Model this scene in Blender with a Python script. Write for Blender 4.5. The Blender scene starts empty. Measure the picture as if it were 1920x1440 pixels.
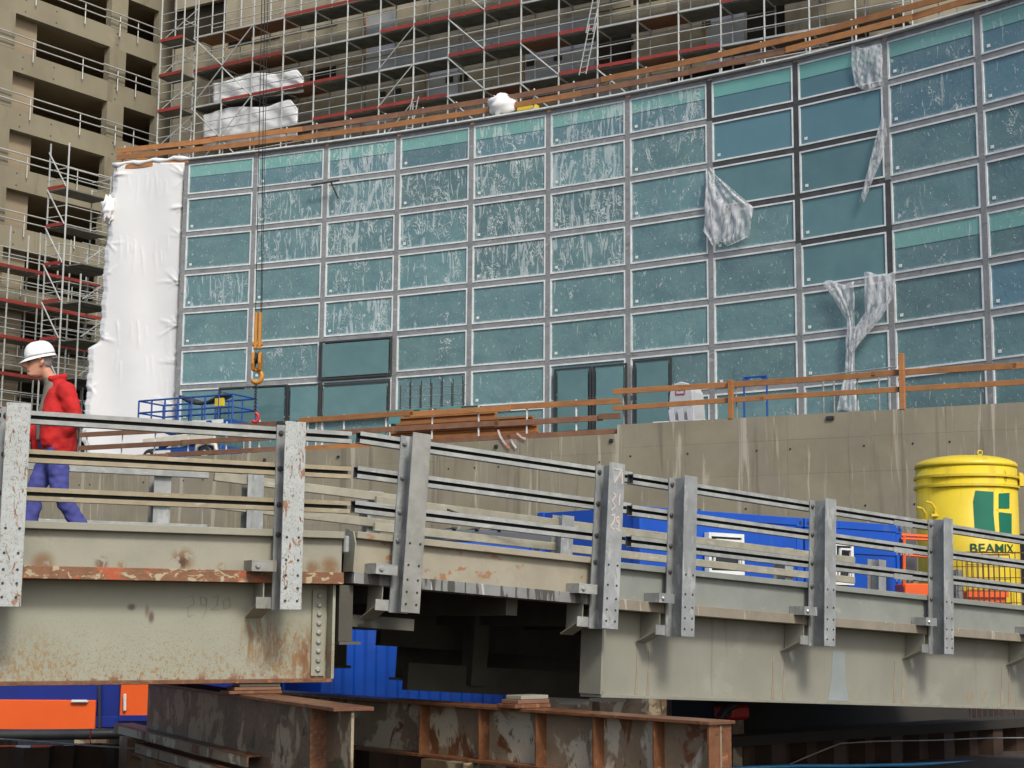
import bpy, bmesh, math, random
from mathutils import Vector, Matrix
random.seed(7)
sc = bpy.context.scene
COL = sc.collection
# ------------------------------------------------------------------ camera
F_PX, PITCH, ROLL, EYE = 3000.0, math.radians(8.398), math.radians(0.4595), 1.8
cam_d = bpy.data.cameras.new('Camera')
cam_d.sensor_width = 36.0
cam_d.lens = F_PX / 1920.0 * 36.0
cam_d.clip_start = 0.1
cam_d.clip_end = 2000
cam = bpy.data.objects.new('Camera', cam_d)
COL.objects.link(cam)
_R0 = Vector((1, 0, 0)); _U0 = Vector((0, -math.sin(PITCH), math.cos(PITCH))); _F0 = Vector((0, math.cos(PITCH), math.sin(PITCH)))
_R = _R0 * math.cos(ROLL) + _U0 * math.sin(ROLL)
_U = _U0 * math.cos(ROLL) - _R0 * math.sin(ROLL)
_m = Matrix((_R, _U, -_F0)).transposed().to_4x4()
_m.translation = Vector((0, 0, EYE))
cam.matrix_world = _m
sc.camera = cam
# ------------------------------------------------------------------ light
SUN_EL, SUN_AZ = math.radians(44), math.radians(156)      # azimuth clockwise from +Y (view direction)
w = bpy.data.worlds.new('World'); sc.world = w; w.use_nodes = True
nt = w.node_tree
sky = nt.nodes.new('ShaderNodeTexSky'); sky.sky_type = 'NISHITA'; sky.sun_disc = False
sky.sun_elevation = SUN_EL; sky.sun_rotation = SUN_AZ
sky.dust_density = 3.5; sky.air_density = 1.0; sky.ozone_density = 1.5
nt.nodes['Background'].inputs['Strength'].default_value = 0.15
nt.links.new(sky.outputs[0], nt.nodes['Background'].inputs['Color'])
sd = bpy.data.lights.new('Sun', 'SUN'); sd.energy = 2.3; sd.angle = math.radians(11); sd.color = (1, 0.99, 0.90)
sun = bpy.data.objects.new('Sun', sd); COL.objects.link(sun)
_sv = Vector((math.sin(SUN_AZ) * math.cos(SUN_EL), math.cos(SUN_AZ) * math.cos(SUN_EL), math.sin(SUN_EL)))
sun.rotation_euler = _sv.to_track_quat('Z', 'Y').to_euler()
sc.view_settings.view_transform = 'Standard'; sc.view_settings.look = 'None'
sc.view_settings.exposure = 0.20; sc.view_settings.gamma = 1.0
sc.view_settings.use_curve_mapping = False
try:
    sc.cycles.max_bounces = 6; sc.cycles.diffuse_bounces = 3; sc.cycles.glossy_bounces = 3
    sc.cycles.transparent_max_bounces = 12; sc.cycles.use_denoising = True
except Exception: pass

# ------------------------------------------------------------------ geometry helpers
Z = Vector((0, 0, 1))
def V(*a): return Vector(a)
def ray(x, y):
    a, b = x - 960, y - 720; c, s = math.cos(ROLL), math.sin(ROLL)
    u = c * a + s * b; v = -s * a + c * b
    up = -v / F_PX
    return V(u / F_PX, math.cos(PITCH) - up * math.sin(PITCH), math.sin(PITCH) + up * math.cos(PITCH))
def at(x, y, Y):                       # photo pixel -> world point at depth Y
    d = ray(x, y); return d * (Y / d.y) + V(0, 0, EYE)
def onpl(x, y, P, d):                  # photo pixel -> point on the vertical plane through P along d
    n = V(-d.y, d.x, 0); r = ray(x, y); t = n.dot(V(P.x, P.y, 0)) / n.dot(r)
    return r * t + V(0, 0, EYE)
def onz(x, y, z):
    r = ray(x, y); return r * ((z - EYE) / r.z) + V(0, 0, EYE)
def proj(P):
    X, Y, Zz = P[0], P[1], P[2] - EYE
    yc = Y * math.cos(PITCH) + Zz * math.sin(PITCH); zc = -Y * math.sin(PITCH) + Zz * math.cos(PITCH)
    u = F_PX * X / yc; v = -F_PX * zc / yc; c, s = math.cos(ROLL), math.sin(ROLL)
    return 960 + c * u - s * v, 720 + s * u + c * v
WM = {}
def tag(o, label=None, cat=None, group=None, kind=None):
    if label: o['label'] = label
    if cat: o['category'] = cat
    if group: o['group'] = group
    if kind: o['kind'] = kind
    return o
def thing(name, label, cat, loc=(0, 0, 0), group=None, rotz=0):
    o = bpy.data.objects.new(name, None); COL.objects.link(o)
    o.empty_display_size = 0.2
    o.location = loc; o.rotation_euler = (0, 0, rotz)
    WM[o.name] = Matrix.Translation(Vector(loc)) @ Matrix.Rotation(rotz, 4, 'Z')
    return tag(o, label, cat, group)
def wm(o): return WM[o.name] if o else Matrix()
class MB:
    def __init__(s): s.v = []; s.f = []; s.mi = []; s.cur = 0
    def add(s, vs, fs):
        b = len(s.v); s.v += [tuple(p) for p in vs]; s.f += [tuple(i + b for i in f) for f in fs]; s.mi += [s.cur] * len(fs); return s
    def hexa(s, p):     # 8 points: bottom 4 ccw, top 4 ccw
        return s.add(p, [(3, 2, 1, 0), (4, 5, 6, 7), (0, 1, 5, 4), (1, 2, 6, 5), (2, 3, 7, 6), (3, 0, 4, 7)])
    def box(s, c, sx, sy, sz, ux=V(1, 0, 0), uz=Z):
        c = Vector(c); ux = Vector(ux).normalized(); uz = Vector(uz); uy = uz.cross(ux).normalized(); uz = ux.cross(uy).normalized()
        a, b, d = ux * sx / 2, uy * sy / 2, uz * sz / 2
        return s.hexa([c - a - b - d, c + a - b - d, c + a + b - d, c - a + b - d, c - a - b + d, c + a - b + d, c + a + b + d, c - a + b + d])
    def beam(s, p, q, wd, h, up=Z):   # box along p->q, wd lateral, h along up
        p = Vector(p); q = Vector(q); d = q - p
        if abs(d.normalized().dot(up)) > .99: up = V(0, 1, 0)
        return s.box((p + q) / 2, d.length, wd, h, d, up)
    def tube(s, p, q, r, n=6, r2=None, cap=True):
        p = Vector(p); q = Vector(q); d = (q - p).normalized(); r2 = r if r2 is None else r2
        a = d.orthogonal().normalized(); b = d.cross(a)
        vs = []
        for k in range(n):
            t = 2 * math.pi * k / n; e = a * math.cos(t) + b * math.sin(t)
            vs += [p + e * r, q + e * r2]
        fs = [(2 * k, 2 * ((k + 1) % n), 2 * ((k + 1) % n) + 1, 2 * k + 1) for k in range(n)]
        if cap: fs += [tuple(2 * k for k in range(n))[::-1], tuple(2 * k + 1 for k in range(n))]
        return s.add(vs, fs)
    def path(s, pts, r, n=6):
        pts = [Vector(p) for p in pts]; rr = r if isinstance(r, (list, tuple)) else [r] * len(pts)
        rings = []; a = None
        for i, p in enumerate(pts):
            d = (pts[min(i + 1, len(pts) - 1)] - pts[max(i - 1, 0)]).normalized()
            a = d.orthogonal().normalized() if a is None else (a - d * a.dot(d)).normalized()
            b = d.cross(a)
            rings.append([p + (a * math.cos(2 * math.pi * k / n) + b * math.sin(2 * math.pi * k / n)) * rr[i] for k in range(n)])
        return s.loft(rings)
    def loft(s, rings, cap=True):
        n = len(rings[0]); vs = [p for r in rings for p in r]; fs = []
        for i in range(len(rings) - 1):
            for k in range(n):
                fs.append((i * n + k, i * n + (k + 1) % n, (i + 1) * n + (k + 1) % n, (i + 1) * n + k))
        if cap: fs += [tuple(range(n))[::-1], tuple(range((len(rings) - 1) * n, len(rings) * n))]
        return s.add(vs, fs)
    def lathe(s, c, prof, n=40, ax=Z, cap=True):
        c = Vector(c); ax = Vector(ax).normalized(); a = ax.orthogonal().normalized(); b = ax.cross(a)
        return s.loft([[c + ax * h + (a * math.cos(2 * math.pi * k / n) + b * math.sin(2 * math.pi * k / n)) * r for k in range(n)] for r, h in prof], cap)
    def grid(s, fn, nu, nv):
        vs = [fn(i / nu, j / nv) for j in range(nv + 1) for i in range(nu + 1)]
        fs = [(j * (nu + 1) + i, j * (nu + 1) + i + 1, (j + 1) * (nu + 1) + i + 1, (j + 1) * (nu + 1) + i) for j in range(nv) for i in range(nu)]
        return s.add(vs, fs)
    def obj(s, name, mat, parent=None, smooth=False, label=None, cat=None, group=None, kind=None, bev=0):
        me = bpy.data.meshes.new(name); M = wm(parent).inverted()
        me.from_pydata([M @ Vector(p) for p in s.v], [], s.f); me.update()
        for m in (mat if isinstance(mat, (list, tuple)) else [mat]): me.materials.append(m)
        if any(s.mi): me.polygons.foreach_set('material_index', s.mi)
        if smooth: me.polygons.foreach_set('use_smooth', [True] * len(me.polygons))
        bm = bmesh.new(); bm.from_mesh(me); bmesh.ops.recalc_face_normals(bm, faces=bm.faces)
        if bev:
            bmesh.ops.bevel(bm, geom=list(bm.edges), offset=bev, segments=1, affect='EDGES', clamp_overlap=True)
        bm.to_mesh(me); bm.free()
        o = bpy.data.objects.new(name, me); COL.objects.link(o)
        if parent: o.parent = parent; WM[o.name] = wm(parent)
        else: WM[o.name] = Matrix()
        return tag(o, label, cat, group, kind)
class Fr:               # frame: s along, o outward (towards the camera), h up
    def __init__(s, P, d, n):
        s.P = Vector(P); s.d = Vector(d).normalized(); s.n = Vector(n).normalized(); s.u = s.d.cross(s.n); s.u = (s.u if s.u.z > 0 else -s.u).normalized()
    def pt(s, a, o, h): return s.P + s.d * a + s.n * o + s.u * h
    def box(s, mb, a0, a1, o0, o1, h0, h1):
        p = s.pt
        return mb.hexa([p(a0, o1, h0), p(a1, o1, h0), p(a1, o0, h0), p(a0, o0, h0), p(a0, o1, h1), p(a1, o1, h1), p(a1, o0, h1), p(a0, o0, h1)])
    def spx(s, px, o, h):
        lo, hi = -30, 60
        for _ in range(60):
            m = (lo + hi) / 2
            P = s.pt(m, o, h)
            if P.y < 1 or proj(P)[0] < px: lo = m
            else: hi = m
        return lo

# ------------------------------------------------------------------ materials
def mat(name, c, c2=None, sc_=2.0, rough=0.6, metal=0.0, bump=0.0, bs=60, rnd=0.0, layers=(), spec=0.5, rot=None, trans=0.0, ro=1):
    """colour c/c2 mixed by noise; layers: dict(c, s=(x,y,z) scale, t threshold, w softness, a amount, zr=(z0,z1) fade from z0 (full) to z1 (none), r rough)"""
    m = bpy.data.materials.new(name); m.use_nodes = True; nt = m.node_tree; N = nt.nodes; L = nt.links
    b = N['Principled BSDF']; b.inputs['Roughness'].default_value = rough; b.inputs['Metallic'].default_value = metal
    b.inputs['Specular IOR Level'].default_value = spec
    tc = N.new('ShaderNodeTexCoord'); oi = N.new('ShaderNodeObjectInfo')
    vm = N.new('ShaderNodeVectorMath'); vm.operation = 'MULTIPLY_ADD'
    cb = N.new('ShaderNodeCombineXYZ')
    for k in range(3): L.new(oi.outputs['Random'], cb.inputs[k])
    L.new(cb.outputs[0], vm.inputs[0]); vm.inputs[1].default_value = (37 * ro, 53 * ro, 71 * ro); L.new(tc.outputs['Object'], vm.inputs[2])
    co = vm.outputs[0]
    if rot:
        mp = N.new('ShaderNodeVectorRotate'); mp.rotation_type = 'Z_AXIS'; mp.inputs['Angle'].default_value = rot; L.new(co, mp.inputs['Vector']); co = mp.outputs[0]
    def noise(scale, s=1.0, det=4, dist=0.0):
        v = N.new('ShaderNodeVectorMath'); v.operation = 'MULTIPLY'; v.inputs[1].default_value = scale; L.new(co, v.inputs[0])
        n = N.new('ShaderNodeTexNoise'); n.inputs['Scale'].default_value = s; n.inputs['Detail'].default_value = det; n.inputs['Distortion'].default_value = dist
        n.inputs['Roughness'].default_value = 0.6
        L.new(v.outputs[0], n.inputs['Vector']); return n.outputs[0]
    def mr(src, a, b_, to0=0.0, to1=1.0):
        r = N.new('ShaderNodeMapRange'); r.interpolation_type = 'SMOOTHSTEP'; L.new(src, r.inputs[0])
        for k, x in zip((1, 2, 3, 4), (a, b_, to0, to1)): r.inputs[k].default_value = x
        return r.outputs[0]
    def mix(fac, a, b_):
        x = N.new('ShaderNodeMix'); x.data_type = 'RGBA'
        if isinstance(fac, float): x.inputs[0].default_value = fac
        else: L.new(fac, x.inputs[0])
        for k, q in ((6, a), (7, b_)):
            if isinstance(q, tuple): x.inputs[k].default_value = (*q, 1)
            else: L.new(q, x.inputs[k])
        return x.outputs[2]
    col = c
    c2 = c2 or tuple(x * 0.82 for x in c)
    col = mix(mr(noise((1, 1, 1), sc_, 6), 0.3, 0.7), c, c2)
    rgh = None
    for ly in layers:
        fac = mr(noise(ly.get('s', (4, 4, 4)), 1.0, ly.get('d', 5), ly.get('dist', 0.3)), ly['t'], ly['t'] + ly.get('w', 0.06), 0, ly.get('a', 1.0))
        if 'zr' in ly:
            sp = N.new('ShaderNodeSeparateXYZ'); L.new(tc.outputs['Object'], sp.inputs[0])
            g = mr(sp.outputs[2], ly['zr'][0], ly['zr'][1], 1, 0)
            mm = N.new('ShaderNodeMath'); mm.operation = 'MULTIPLY'; L.new(fac, mm.inputs[0]); L.new(g, mm.inputs[1]); fac = mm.outputs[0]
        if 'pt' in ly:
            dn = N.new('ShaderNodeVectorMath'); dn.operation = 'SUBTRACT'; L.new(tc.outputs['Object'], dn.inputs[0]); dn.inputs[1].default_value = ly['pt'][:3]
            ds = N.new('ShaderNodeVectorMath'); ds.operation = 'MULTIPLY'; L.new(dn.outputs[0], ds.inputs[0]); ds.inputs[1].default_value = ly.get('ps', (1, 1, 1))
            dl = N.new('ShaderNodeVectorMath'); dl.operation = 'LENGTH'; L.new(ds.outputs[0], dl.inputs[0])
            g = mr(dl.outputs['Value'], ly['pt'][3] * .25, ly['pt'][3], 1, 0)
            mm = N.new('ShaderNodeMath'); mm.operation = 'MULTIPLY'; L.new(fac, mm.inputs[0]); L.new(g, mm.inputs[1]); fac = mm.outputs[0]
        col = mix(fac, col, ly['c'])
    if rnd:
        hs = N.new('ShaderNodeHueSaturation'); r = N.new('ShaderNodeMapRange'); L.new(oi.outputs['Random'], r.inputs[0]); r.inputs[3].default_value = 1 - rnd; r.inputs[4].default_value = 1 + rnd
        L.new(r.outputs[0], hs.inputs['Value']); L.new(col, hs.inputs['Color']); col = hs.outputs[0]
    L.new(col, b.inputs['Base Color'])
    if bump:
        bp = N.new('ShaderNodeBump'); bp.inputs['Strength'].default_value = bump; bp.inputs['Distance'].default_value = 0.02
        L.new(noise((1, 1, 1), bs, 6), bp.inputs['Height']); L.new(bp.outputs[0], b.inputs['Normal'])
    if trans: b.inputs['Transmission Weight'].default_value = trans
    return m
RUST = (0.16, 0.055, 0.018); RUST2 = (0.23, 0.10, 0.038); DRUST = (0.07, 0.03, 0.015)
M = {}
M['galv'] = mat('galvanised_steel', (0.285, 0.298, 0.298), (0.205, 0.215, 0.215), 5, 0.48, 0.12, 0.12, 25, 0.05,
    [dict(c=(0.40, 0.41, 0.40), s=(9, 9, 3.5), t=.55, w=.09, a=.6), dict(c=(0.13, 0.13, 0.115), s=(9, 9, 2), t=.60, w=.1, a=.55), dict(c=(0.46, 0.46, 0.44), s=(40, 40, 30), t=.64, w=.04, a=.4)])
M['galv_stain'] = mat('stained_galvanised_steel', (0.30, 0.30, 0.275), (0.20, 0.195, 0.175), 4, 0.5, 0.3, 0.12, 25, 0.05,
    [dict(c=(0.15, 0.11, 0.06), s=(9, 9, 2), t=.58, w=.12, a=.6), dict(c=RUST2, s=(14, 14, 3.5), t=.70, w=.05, a=.8)])
M['post_rust'] = mat('flaking_white_post_paint', (0.39, 0.41, 0.40), (0.34, 0.36, 0.35), 6, 0.55, 0.0, 0.3, 30, 0.03,
    [dict(c=(0.17, 0.14, 0.10), s=(38, 38, 26), t=.58, w=.03, a=.8, dist=2.0), dict(c=RUST2, s=(11, 11, 4.5), t=.605, w=.05, a=.9, dist=1.0),
     dict(c=RUST, s=(30, 30, 8), t=.615, w=.03, a=1, dist=1.0)])
M['rail_galv'] = mat('galvanised_rail', (0.35, 0.36, 0.345), (0.24, 0.25, 0.24), 7, 0.42, 0.12, 0.1, 30, 0.08,
    [dict(c=(0.17, 0.17, 0.15), s=(2.5, 2.5, 30), t=.6, w=.1, a=.6), dict(c=(0.55, 0.55, 0.52), s=(9, 9, 40), t=.62, w=.08, a=.6)])
M['rail_beige'] = mat('yellowed_rail_paint', (0.31, 0.265, 0.175), (0.24, 0.20, 0.13), 6, 0.55, 0.0, 0.1, 30, 0.08,
    [dict(c=(0.40, 0.37, 0.30), s=(5, 5, 20), t=.58, w=.1, a=.7), dict(c=(0.16, 0.11, 0.06), s=(9, 9, 30), t=.66, w=.06, a=.7)])
M['girder_rusty'] = mat('rust_stained_girder_paint', (0.29, 0.283, 0.225), (0.26, 0.253, 0.20), 1.5, 0.5, 0.0, 0.08, 30, 0.0,
    [dict(c=(0.24, 0.13, 0.05), s=(60, 60, 60), t=.60, w=.05, a=.85, zr=(1.48, 1.90), d=3),
     dict(c=(0.30, 0.15, 0.05), s=(22, 22, 9), t=.55, w=.07, a=.95, zr=(1.34, 1.74), d=5),
     dict(c=RUST, s=(9, 9, 5), t=.52, w=.06, a=.95, zr=(1.31, 1.43)),
     dict(c=(0.20, 0.10, 0.04), s=(5, 5, .7), t=.74, w=.03, a=.9)])
M['kerb_rusty'] = mat('weathered_kerb_paint', (0.285, 0.27, 0.215), (0.235, 0.225, 0.18), 2.5, 0.5, 0.0, 0.1, 30, 0.0,
    [dict(c=(0.19, 0.085, 0.03), s=(5, 5, 6), t=.63, w=.08, a=.9), dict(c=(0.48, 0.45, 0.38), s=(3, 3, 9), t=.66, w=.08, a=.5)])
M['edge_rust'] = mat('flaking_red_lead_edge', (0.21, 0.095, 0.045), (0.15, 0.065, 0.03), 5, 0.65, 0.0, 0.4, 25, 0.0,
    [dict(c=(0.37, 0.31, 0.19), s=(9, 9, 16), t=.55, w=.04, a=.95, dist=1.0), dict(c=(0.36, 0.075, 0.025), s=(4, 4, 8), t=.58, w=.05, a=.9), dict(c=DRUST, s=(14, 14, 20), t=.66, w=.04, a=.8)])
M['edge_drip'] = mat('drip_streaked_deck_edge', (0.21, 0.215, 0.21), (0.16, 0.16, 0.155), 4, 0.5, 0, 0.1, 30, 0,
    [dict(c=(0.045, 0.04, 0.03), s=(14, 14, 1.4), t=.50, w=.05, a=.9), dict(c=(0.40, 0.40, 0.39), s=(11, 11, 1.0), t=.60, w=.03, a=.9)])
M['girder_clean'] = mat('grey_beige_girder_paint', (0.238, 0.232, 0.19), (0.205, 0.20, 0.163), 1.6, 0.45, 0.0, 0.05, 30, 0.0,
    [dict(c=(0.272, 0.268, 0.225), s=(1.5, 1.5, 2), t=.55, w=.12, a=.6), dict(c=(0.165, 0.145, 0.115), s=(9, 9, .5), t=.60, w=.08, a=.55), dict(c=(0.16, 0.12, 0.08), s=(30, 30, 30), t=.66, w=.05, a=.5),
     dict(c=(0.24, 0.16, 0.09), s=(9, 9, 9), t=.55, w=.1, a=.7, zr=(.90, 1.18))])
M['kerb_clean'] = mat('grey_green_kerb_paint', (0.228, 0.24, 0.215), (0.19, 0.20, 0.18), 2.2, 0.45, 0.0, 0.06, 30, 0.0,
    [dict(c=(0.32, 0.32, 0.30), s=(4, 4, 6), t=.60, w=.08, a=.6), dict(c=(0.19, 0.16, 0.12), s=(7, 7, 7), t=.68, w=.06, a=.6)])
M['kerb_cream'] = mat('cream_kerb_paint', (0.305, 0.278, 0.212), (0.25, 0.225, 0.17), 3, 0.5, 0, 0.1, 30, 0,
    [dict(c=(0.26, 0.11, 0.04), s=(6, 6, 10), t=.60, w=.06, a=.85), dict(c=(0.34, 0.11, 0.03), s=(14, 14, 20), t=.70, w=.04, a=.9)])
M['edge_brown'] = mat('brown_stained_edge', (0.235, 0.205, 0.155), (0.19, 0.165, 0.125), 4, 0.6, 0, 0.1, 30, 0,
    [dict(c=(0.38, 0.36, 0.32), s=(10, 10, 2), t=.60, w=.06, a=.7), dict(c=(0.09, 0.06, 0.04), s=(14, 14, 2), t=.64, w=.05, a=.8)])
M['patch_grey'] = mat('blue_grey_touch_up_paint', (0.235, 0.262, 0.262), (0.205, 0.23, 0.23), 3, 0.5)
M['drip'] = mat('brown_drip_stain', (0.21, 0.17, 0.12), (0.27, 0.235, 0.18), 6, 0.6)
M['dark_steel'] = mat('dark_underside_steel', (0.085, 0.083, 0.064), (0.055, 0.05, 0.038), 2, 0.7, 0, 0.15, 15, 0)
M['rusty_beam'] = mat('rusty_wide_flange_steel', (0.25, 0.20, 0.13), (0.19, 0.14, 0.09), 3, 0.6, 0.0, 0.35, 18, 0.0,
    [dict(c=(0.46, 0.425, 0.33), s=(2.2, 2.2, 1.3), t=.485, w=.05, a=.9, dist=.6), dict(c=(0.13, 0.045, 0.014), s=(3.2, 3.2, 1.6), t=.55, w=.05, a=.95, dist=.8),
     dict(c=(0.05, 0.025, 0.012), s=(9, 9, 6), t=.62, w=.06, a=.8), dict(c=(0.30, 0.12, 0.035), s=(20, 20, 20), t=.62, w=.06, a=.7)])
M['rusty_dark'] = mat('dark_oily_rusty_steel', (0.17, 0.115, 0.068), (0.10, 0.066, 0.04), 3, 0.38, 0.0, 0.3, 18, 0.0,
    [dict(c=(0.33, 0.27, 0.18), s=(2.4, 2.4, 2.0), t=.50, w=.06, a=.9, dist=.6), dict(c=(0.04, 0.045, 0.02), s=(3, 3, 2), t=.58, w=.06, a=.9, dist=.8), dict(c=(0.17, 0.06, 0.03), s=(12, 12, 12), t=.62, w=.06, a=.8)])
M['rust_plate'] = mat('orange_brown_rust', (0.17, 0.072, 0.032), (0.11, 0.045, 0.022), 7, 0.36, 0.0, 0.35, 30, 0.06,
    [dict(c=(0.33, 0.15, 0.07), s=(9, 9, 9), t=.58, w=.08, a=.6), dict(c=DRUST, s=(16, 16, 16), t=.62, w=.06, a=.7)])
M['sheetpile'] = mat('sheet_pile_steel', (0.05, 0.024, 0.013), (0.025, 0.013, 0.008), 3, 0.75, 0, 0.3, 15, 0.1)
M['bolt'] = mat('bolt_steel', (0.09, 0.085, 0.08), None, 8, 0.45, 0.4, 0, 0, 0)
M['bolt_zinc'] = mat('zinc_bolt', (0.38, 0.39, 0.38), None, 8, 0.35, 0.5, 0, 0, 0)
M['concrete_wall'] = mat('stained_site_concrete', (0.262, 0.236, 0.172), (0.212, 0.19, 0.138), 0.7, 0.85, 0, 0.12, 12, 0.025,
    [dict(c=(0.235, 0.215, 0.185), s=(.5, .5, .6), t=.5, w=.2, a=.5), dict(c=(0.42, 0.385, 0.315), s=(3.0, 3.0, .20), t=.575, w=.07, a=.75, dist=.5), dict(c=(0.14, 0.118, 0.088), s=(2.2, 2.2, .10), t=.57, w=.09, a=.6), dict(c=(0.36, 0.33, 0.275), s=(11, 11, .5), t=.62, w=.06, a=.5),
     dict(c=(0.27, 0.19, 0.11), s=(1.3, 1.3, .9), t=.62, w=.1, a=.5)], spec=.2, ro=0)
M['concrete_tan'] = mat('tan_concrete', (0.25, 0.224, 0.160), (0.208, 0.186, 0.134), 0.35, 0.9, 0, 0.1, 8, 0.03,
    [dict(c=(0.165, 0.14, 0.10), s=(.9, .9, .14), t=.55, w=.12, a=.65), dict(c=(0.34, 0.29, 0.22), s=(.5, .5, .4), t=.62, w=.1, a=.4)], spec=.2)
M['concrete_tower'] = mat('pale_tower_concrete', (0.36, 0.32, 0.235), (0.30, 0.265, 0.195), 0.5, 0.9, 0, 0.1, 8, 0.06, [dict(c=(0.22, 0.19, 0.14), s=(.9, .9, .2), t=.57, w=.12, a=.6), dict(c=(0.45, 0.42, 0.35), s=(.6, .6, .5), t=.60, w=.1, a=.4)], spec=.2)
M['concrete_pale'] = mat('pale_interior_concrete', (0.30, 0.245, 0.17), (0.265, 0.215, 0.15), 0.5, 0.9, 0, 0.05, 8, 0, spec=.2)
M['concrete_dark'] = mat('dim_interior_concrete', (0.085, 0.072, 0.052), (0.05, 0.043, 0.032), 0.3, 0.95, 0, 0, 8, 0.1, spec=.1)
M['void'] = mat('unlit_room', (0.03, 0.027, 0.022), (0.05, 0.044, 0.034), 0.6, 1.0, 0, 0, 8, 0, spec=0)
M['insul'] = mat('grey_insulation_board', (0.38, 0.40, 0.42), (0.33, 0.345, 0.365), 0.5, 0.8, 0, 0, 8, 0.08, spec=.2)
M['strip_orange'] = mat('orange_batten', (0.36, 0.19, 0.06), None, 3, 0.7, 0, 0, 8, 0.1)
M['scaf'] = mat('scaffold_tube', (0.52, 0.53, 0.51), (0.38, 0.40, 0.38), 1.2, 0.45, 0.25, 0, 8, 0.12,
    [dict(c=(0.05, 0.20, 0.14), s=(.9, .9, 1.6), t=.68, w=.03, a=.7), dict(c=(0.40, 0.09, 0.03), s=(2, 2, 2.4), t=.70, w=.02, a=.8)])
M['scaf_deck'] = mat('scaffold_deck_steel', (0.17, 0.172, 0.145), (0.11, 0.112, 0.092), 1.5, 0.7, 0.1, 0.1, 8, 0.15)
M['scaf_wood'] = mat('scaffold_deck_plywood', (0.20, 0.095, 0.045), (0.15, 0.07, 0.035), 1.0, 0.75, 0, 0, 8, 0.2)
M['toe_red'] = mat('red_toe_board', (0.27, 0.030, 0.022), (0.19, 0.024, 0.018), 1.2, 0.65, 0, 0, 8, 0.2, [dict(c=(0.42, 0.12, 0.08), s=(1, 1, 5), t=.64, w=.06, a=.6)])
M['wood'] = mat('orange_formwork_timber', (0.36, 0.155, 0.048), (0.28, 0.12, 0.042), 2.5, 0.7, 0, 0.15, 20, 0.18,
    [dict(c=(0.17, 0.075, 0.035), s=(1.2, 1.2, 16), t=.58, w=.1, a=.7), dict(c=(0.36, 0.21, 0.10), s=(1.1, 1.1, 5), t=.62, w=.1, a=.6)])
M['wood_brown'] = mat('weathered_brown_timber', (0.215, 0.105, 0.055), (0.155, 0.075, 0.045), 2.5, 0.75, 0, 0.15, 20, 0.18, [dict(c=(0.28, 0.17, 0.10), s=(1.2, 1.2, 10), t=.60, w=.1, a=.6)])
M['wood_pale'] = mat('pale_timber', (0.37, 0.28, 0.16), (0.30, 0.22, 0.12), 2.5, 0.75, 0, 0.1, 20, 0.1)
M['white_steel'] = mat('white_painted_steel', (0.62, 0.63, 0.62), (0.5, 0.5, 0.49), 2, 0.4, 0, 0, 8, 0.06)
M['tarp'] = mat('white_plastic_sheeting', (0.74, 0.74, 0.735), (0.70, 0.70, 0.695), 0.7, 0.5, 0, 0.03, 2, 0)
M['tarp2'] = mat('pale_grey_sheeting', (0.66, 0.67, 0.68), (0.58, 0.59, 0.60), 0.5, 0.6, 0, 0.1, 3, 0)
M['frame_white'] = mat('white_glazing_bead', (0.70, 0.72, 0.72), (0.54, 0.56, 0.56), 3, 0.5, 0, 0, 8, 0.05)
M['mull_grey'] = mat('film_wrapped_mullion', (0.25, 0.256, 0.256), (0.195, 0.20, 0.20), 3, 0.4, 0.0, 0.1, 12, 0.06,
    [dict(c=(0.40, 0.41, 0.42), s=(3, 3, 9), t=.60, w=.06, a=.6, dist=1), dict(c=(0.06, 0.062, 0.058), s=(3, 3, 7), t=.60, w=.08, a=.5, dist=.8)])
M['mull_dark'] = mat('bare_dark_mullion', (0.085, 0.082, 0.076), (0.055, 0.053, 0.05), 3, 0.4, 0.2, 0, 8, 0.1)
M['black_frame'] = mat('black_door_frame', (0.05, 0.05, 0.05), None, 3, 0.4, 0.2, 0, 8, 0)
M['blue'] = mat('blue_container_paint', (0.006, 0.075, 0.44), (0.006, 0.062, 0.37), 0.9, 0.38, 0, 0.03, 10, 0.0, [dict(c=(0.02, 0.10, 0.40), s=(3, 3, .6), t=.58, w=.1, a=.5), dict(c=(0.10, 0.13, 0.22), s=(2, 2, 1.2), t=.56, w=.2, a=.35), dict(c=(0.006, 0.04, 0.24), s=(6, 6, .5), t=.60, w=.08, a=.5)])
M['navy'] = mat('navy_container_paint', (0.006, 0.02, 0.20), (0.005, 0.017, 0.16), 1.2, 0.35, 0, 0.03, 10, 0)
M['orange'] = mat('orange_panel_paint', (0.74, 0.105, 0.012), (0.66, 0.09, 0.01), 1.2, 0.4, 0, 0.02, 10, 0.03)
M['yellow'] = mat('yellow_silo_paint', (0.66, 0.50, 0.028), (0.58, 0.43, 0.022), 1.0, 0.42, 0, 0.03, 8, 0, [dict(c=(0.46, 0.32, 0.03), s=(4, 4, .4), t=.55, w=.12, a=.6), dict(c=(0.55, 0.48, 0.22), s=(1.5, 1.5, 1), t=.55, w=.2, a=.4), dict(c=(0.25, 0.13, 0.02), s=(7, 7, 5), t=.66, w=.04, a=.7)])
M['green'] = mat('green_emblem', (0.0, 0.145, 0.085), None, 1, 0.4, 0, 0, 8, 0)
M['darkgreen'] = mat('dark_green_lettering', (0.0, 0.07, 0.025), None, 1, 0.4, 0, 0, 8, 0)
M['grey_box'] = mat('dark_grey_cladding', (0.075, 0.082, 0.09), (0.06, 0.065, 0.072), 1.2, 0.5, 0, 0, 8, 0)
M['black_rubber'] = mat('black_plastic', (0.018, 0.018, 0.018), (0.03, 0.03, 0.03), 3, 0.5, 0, 0, 8, 0)
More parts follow.
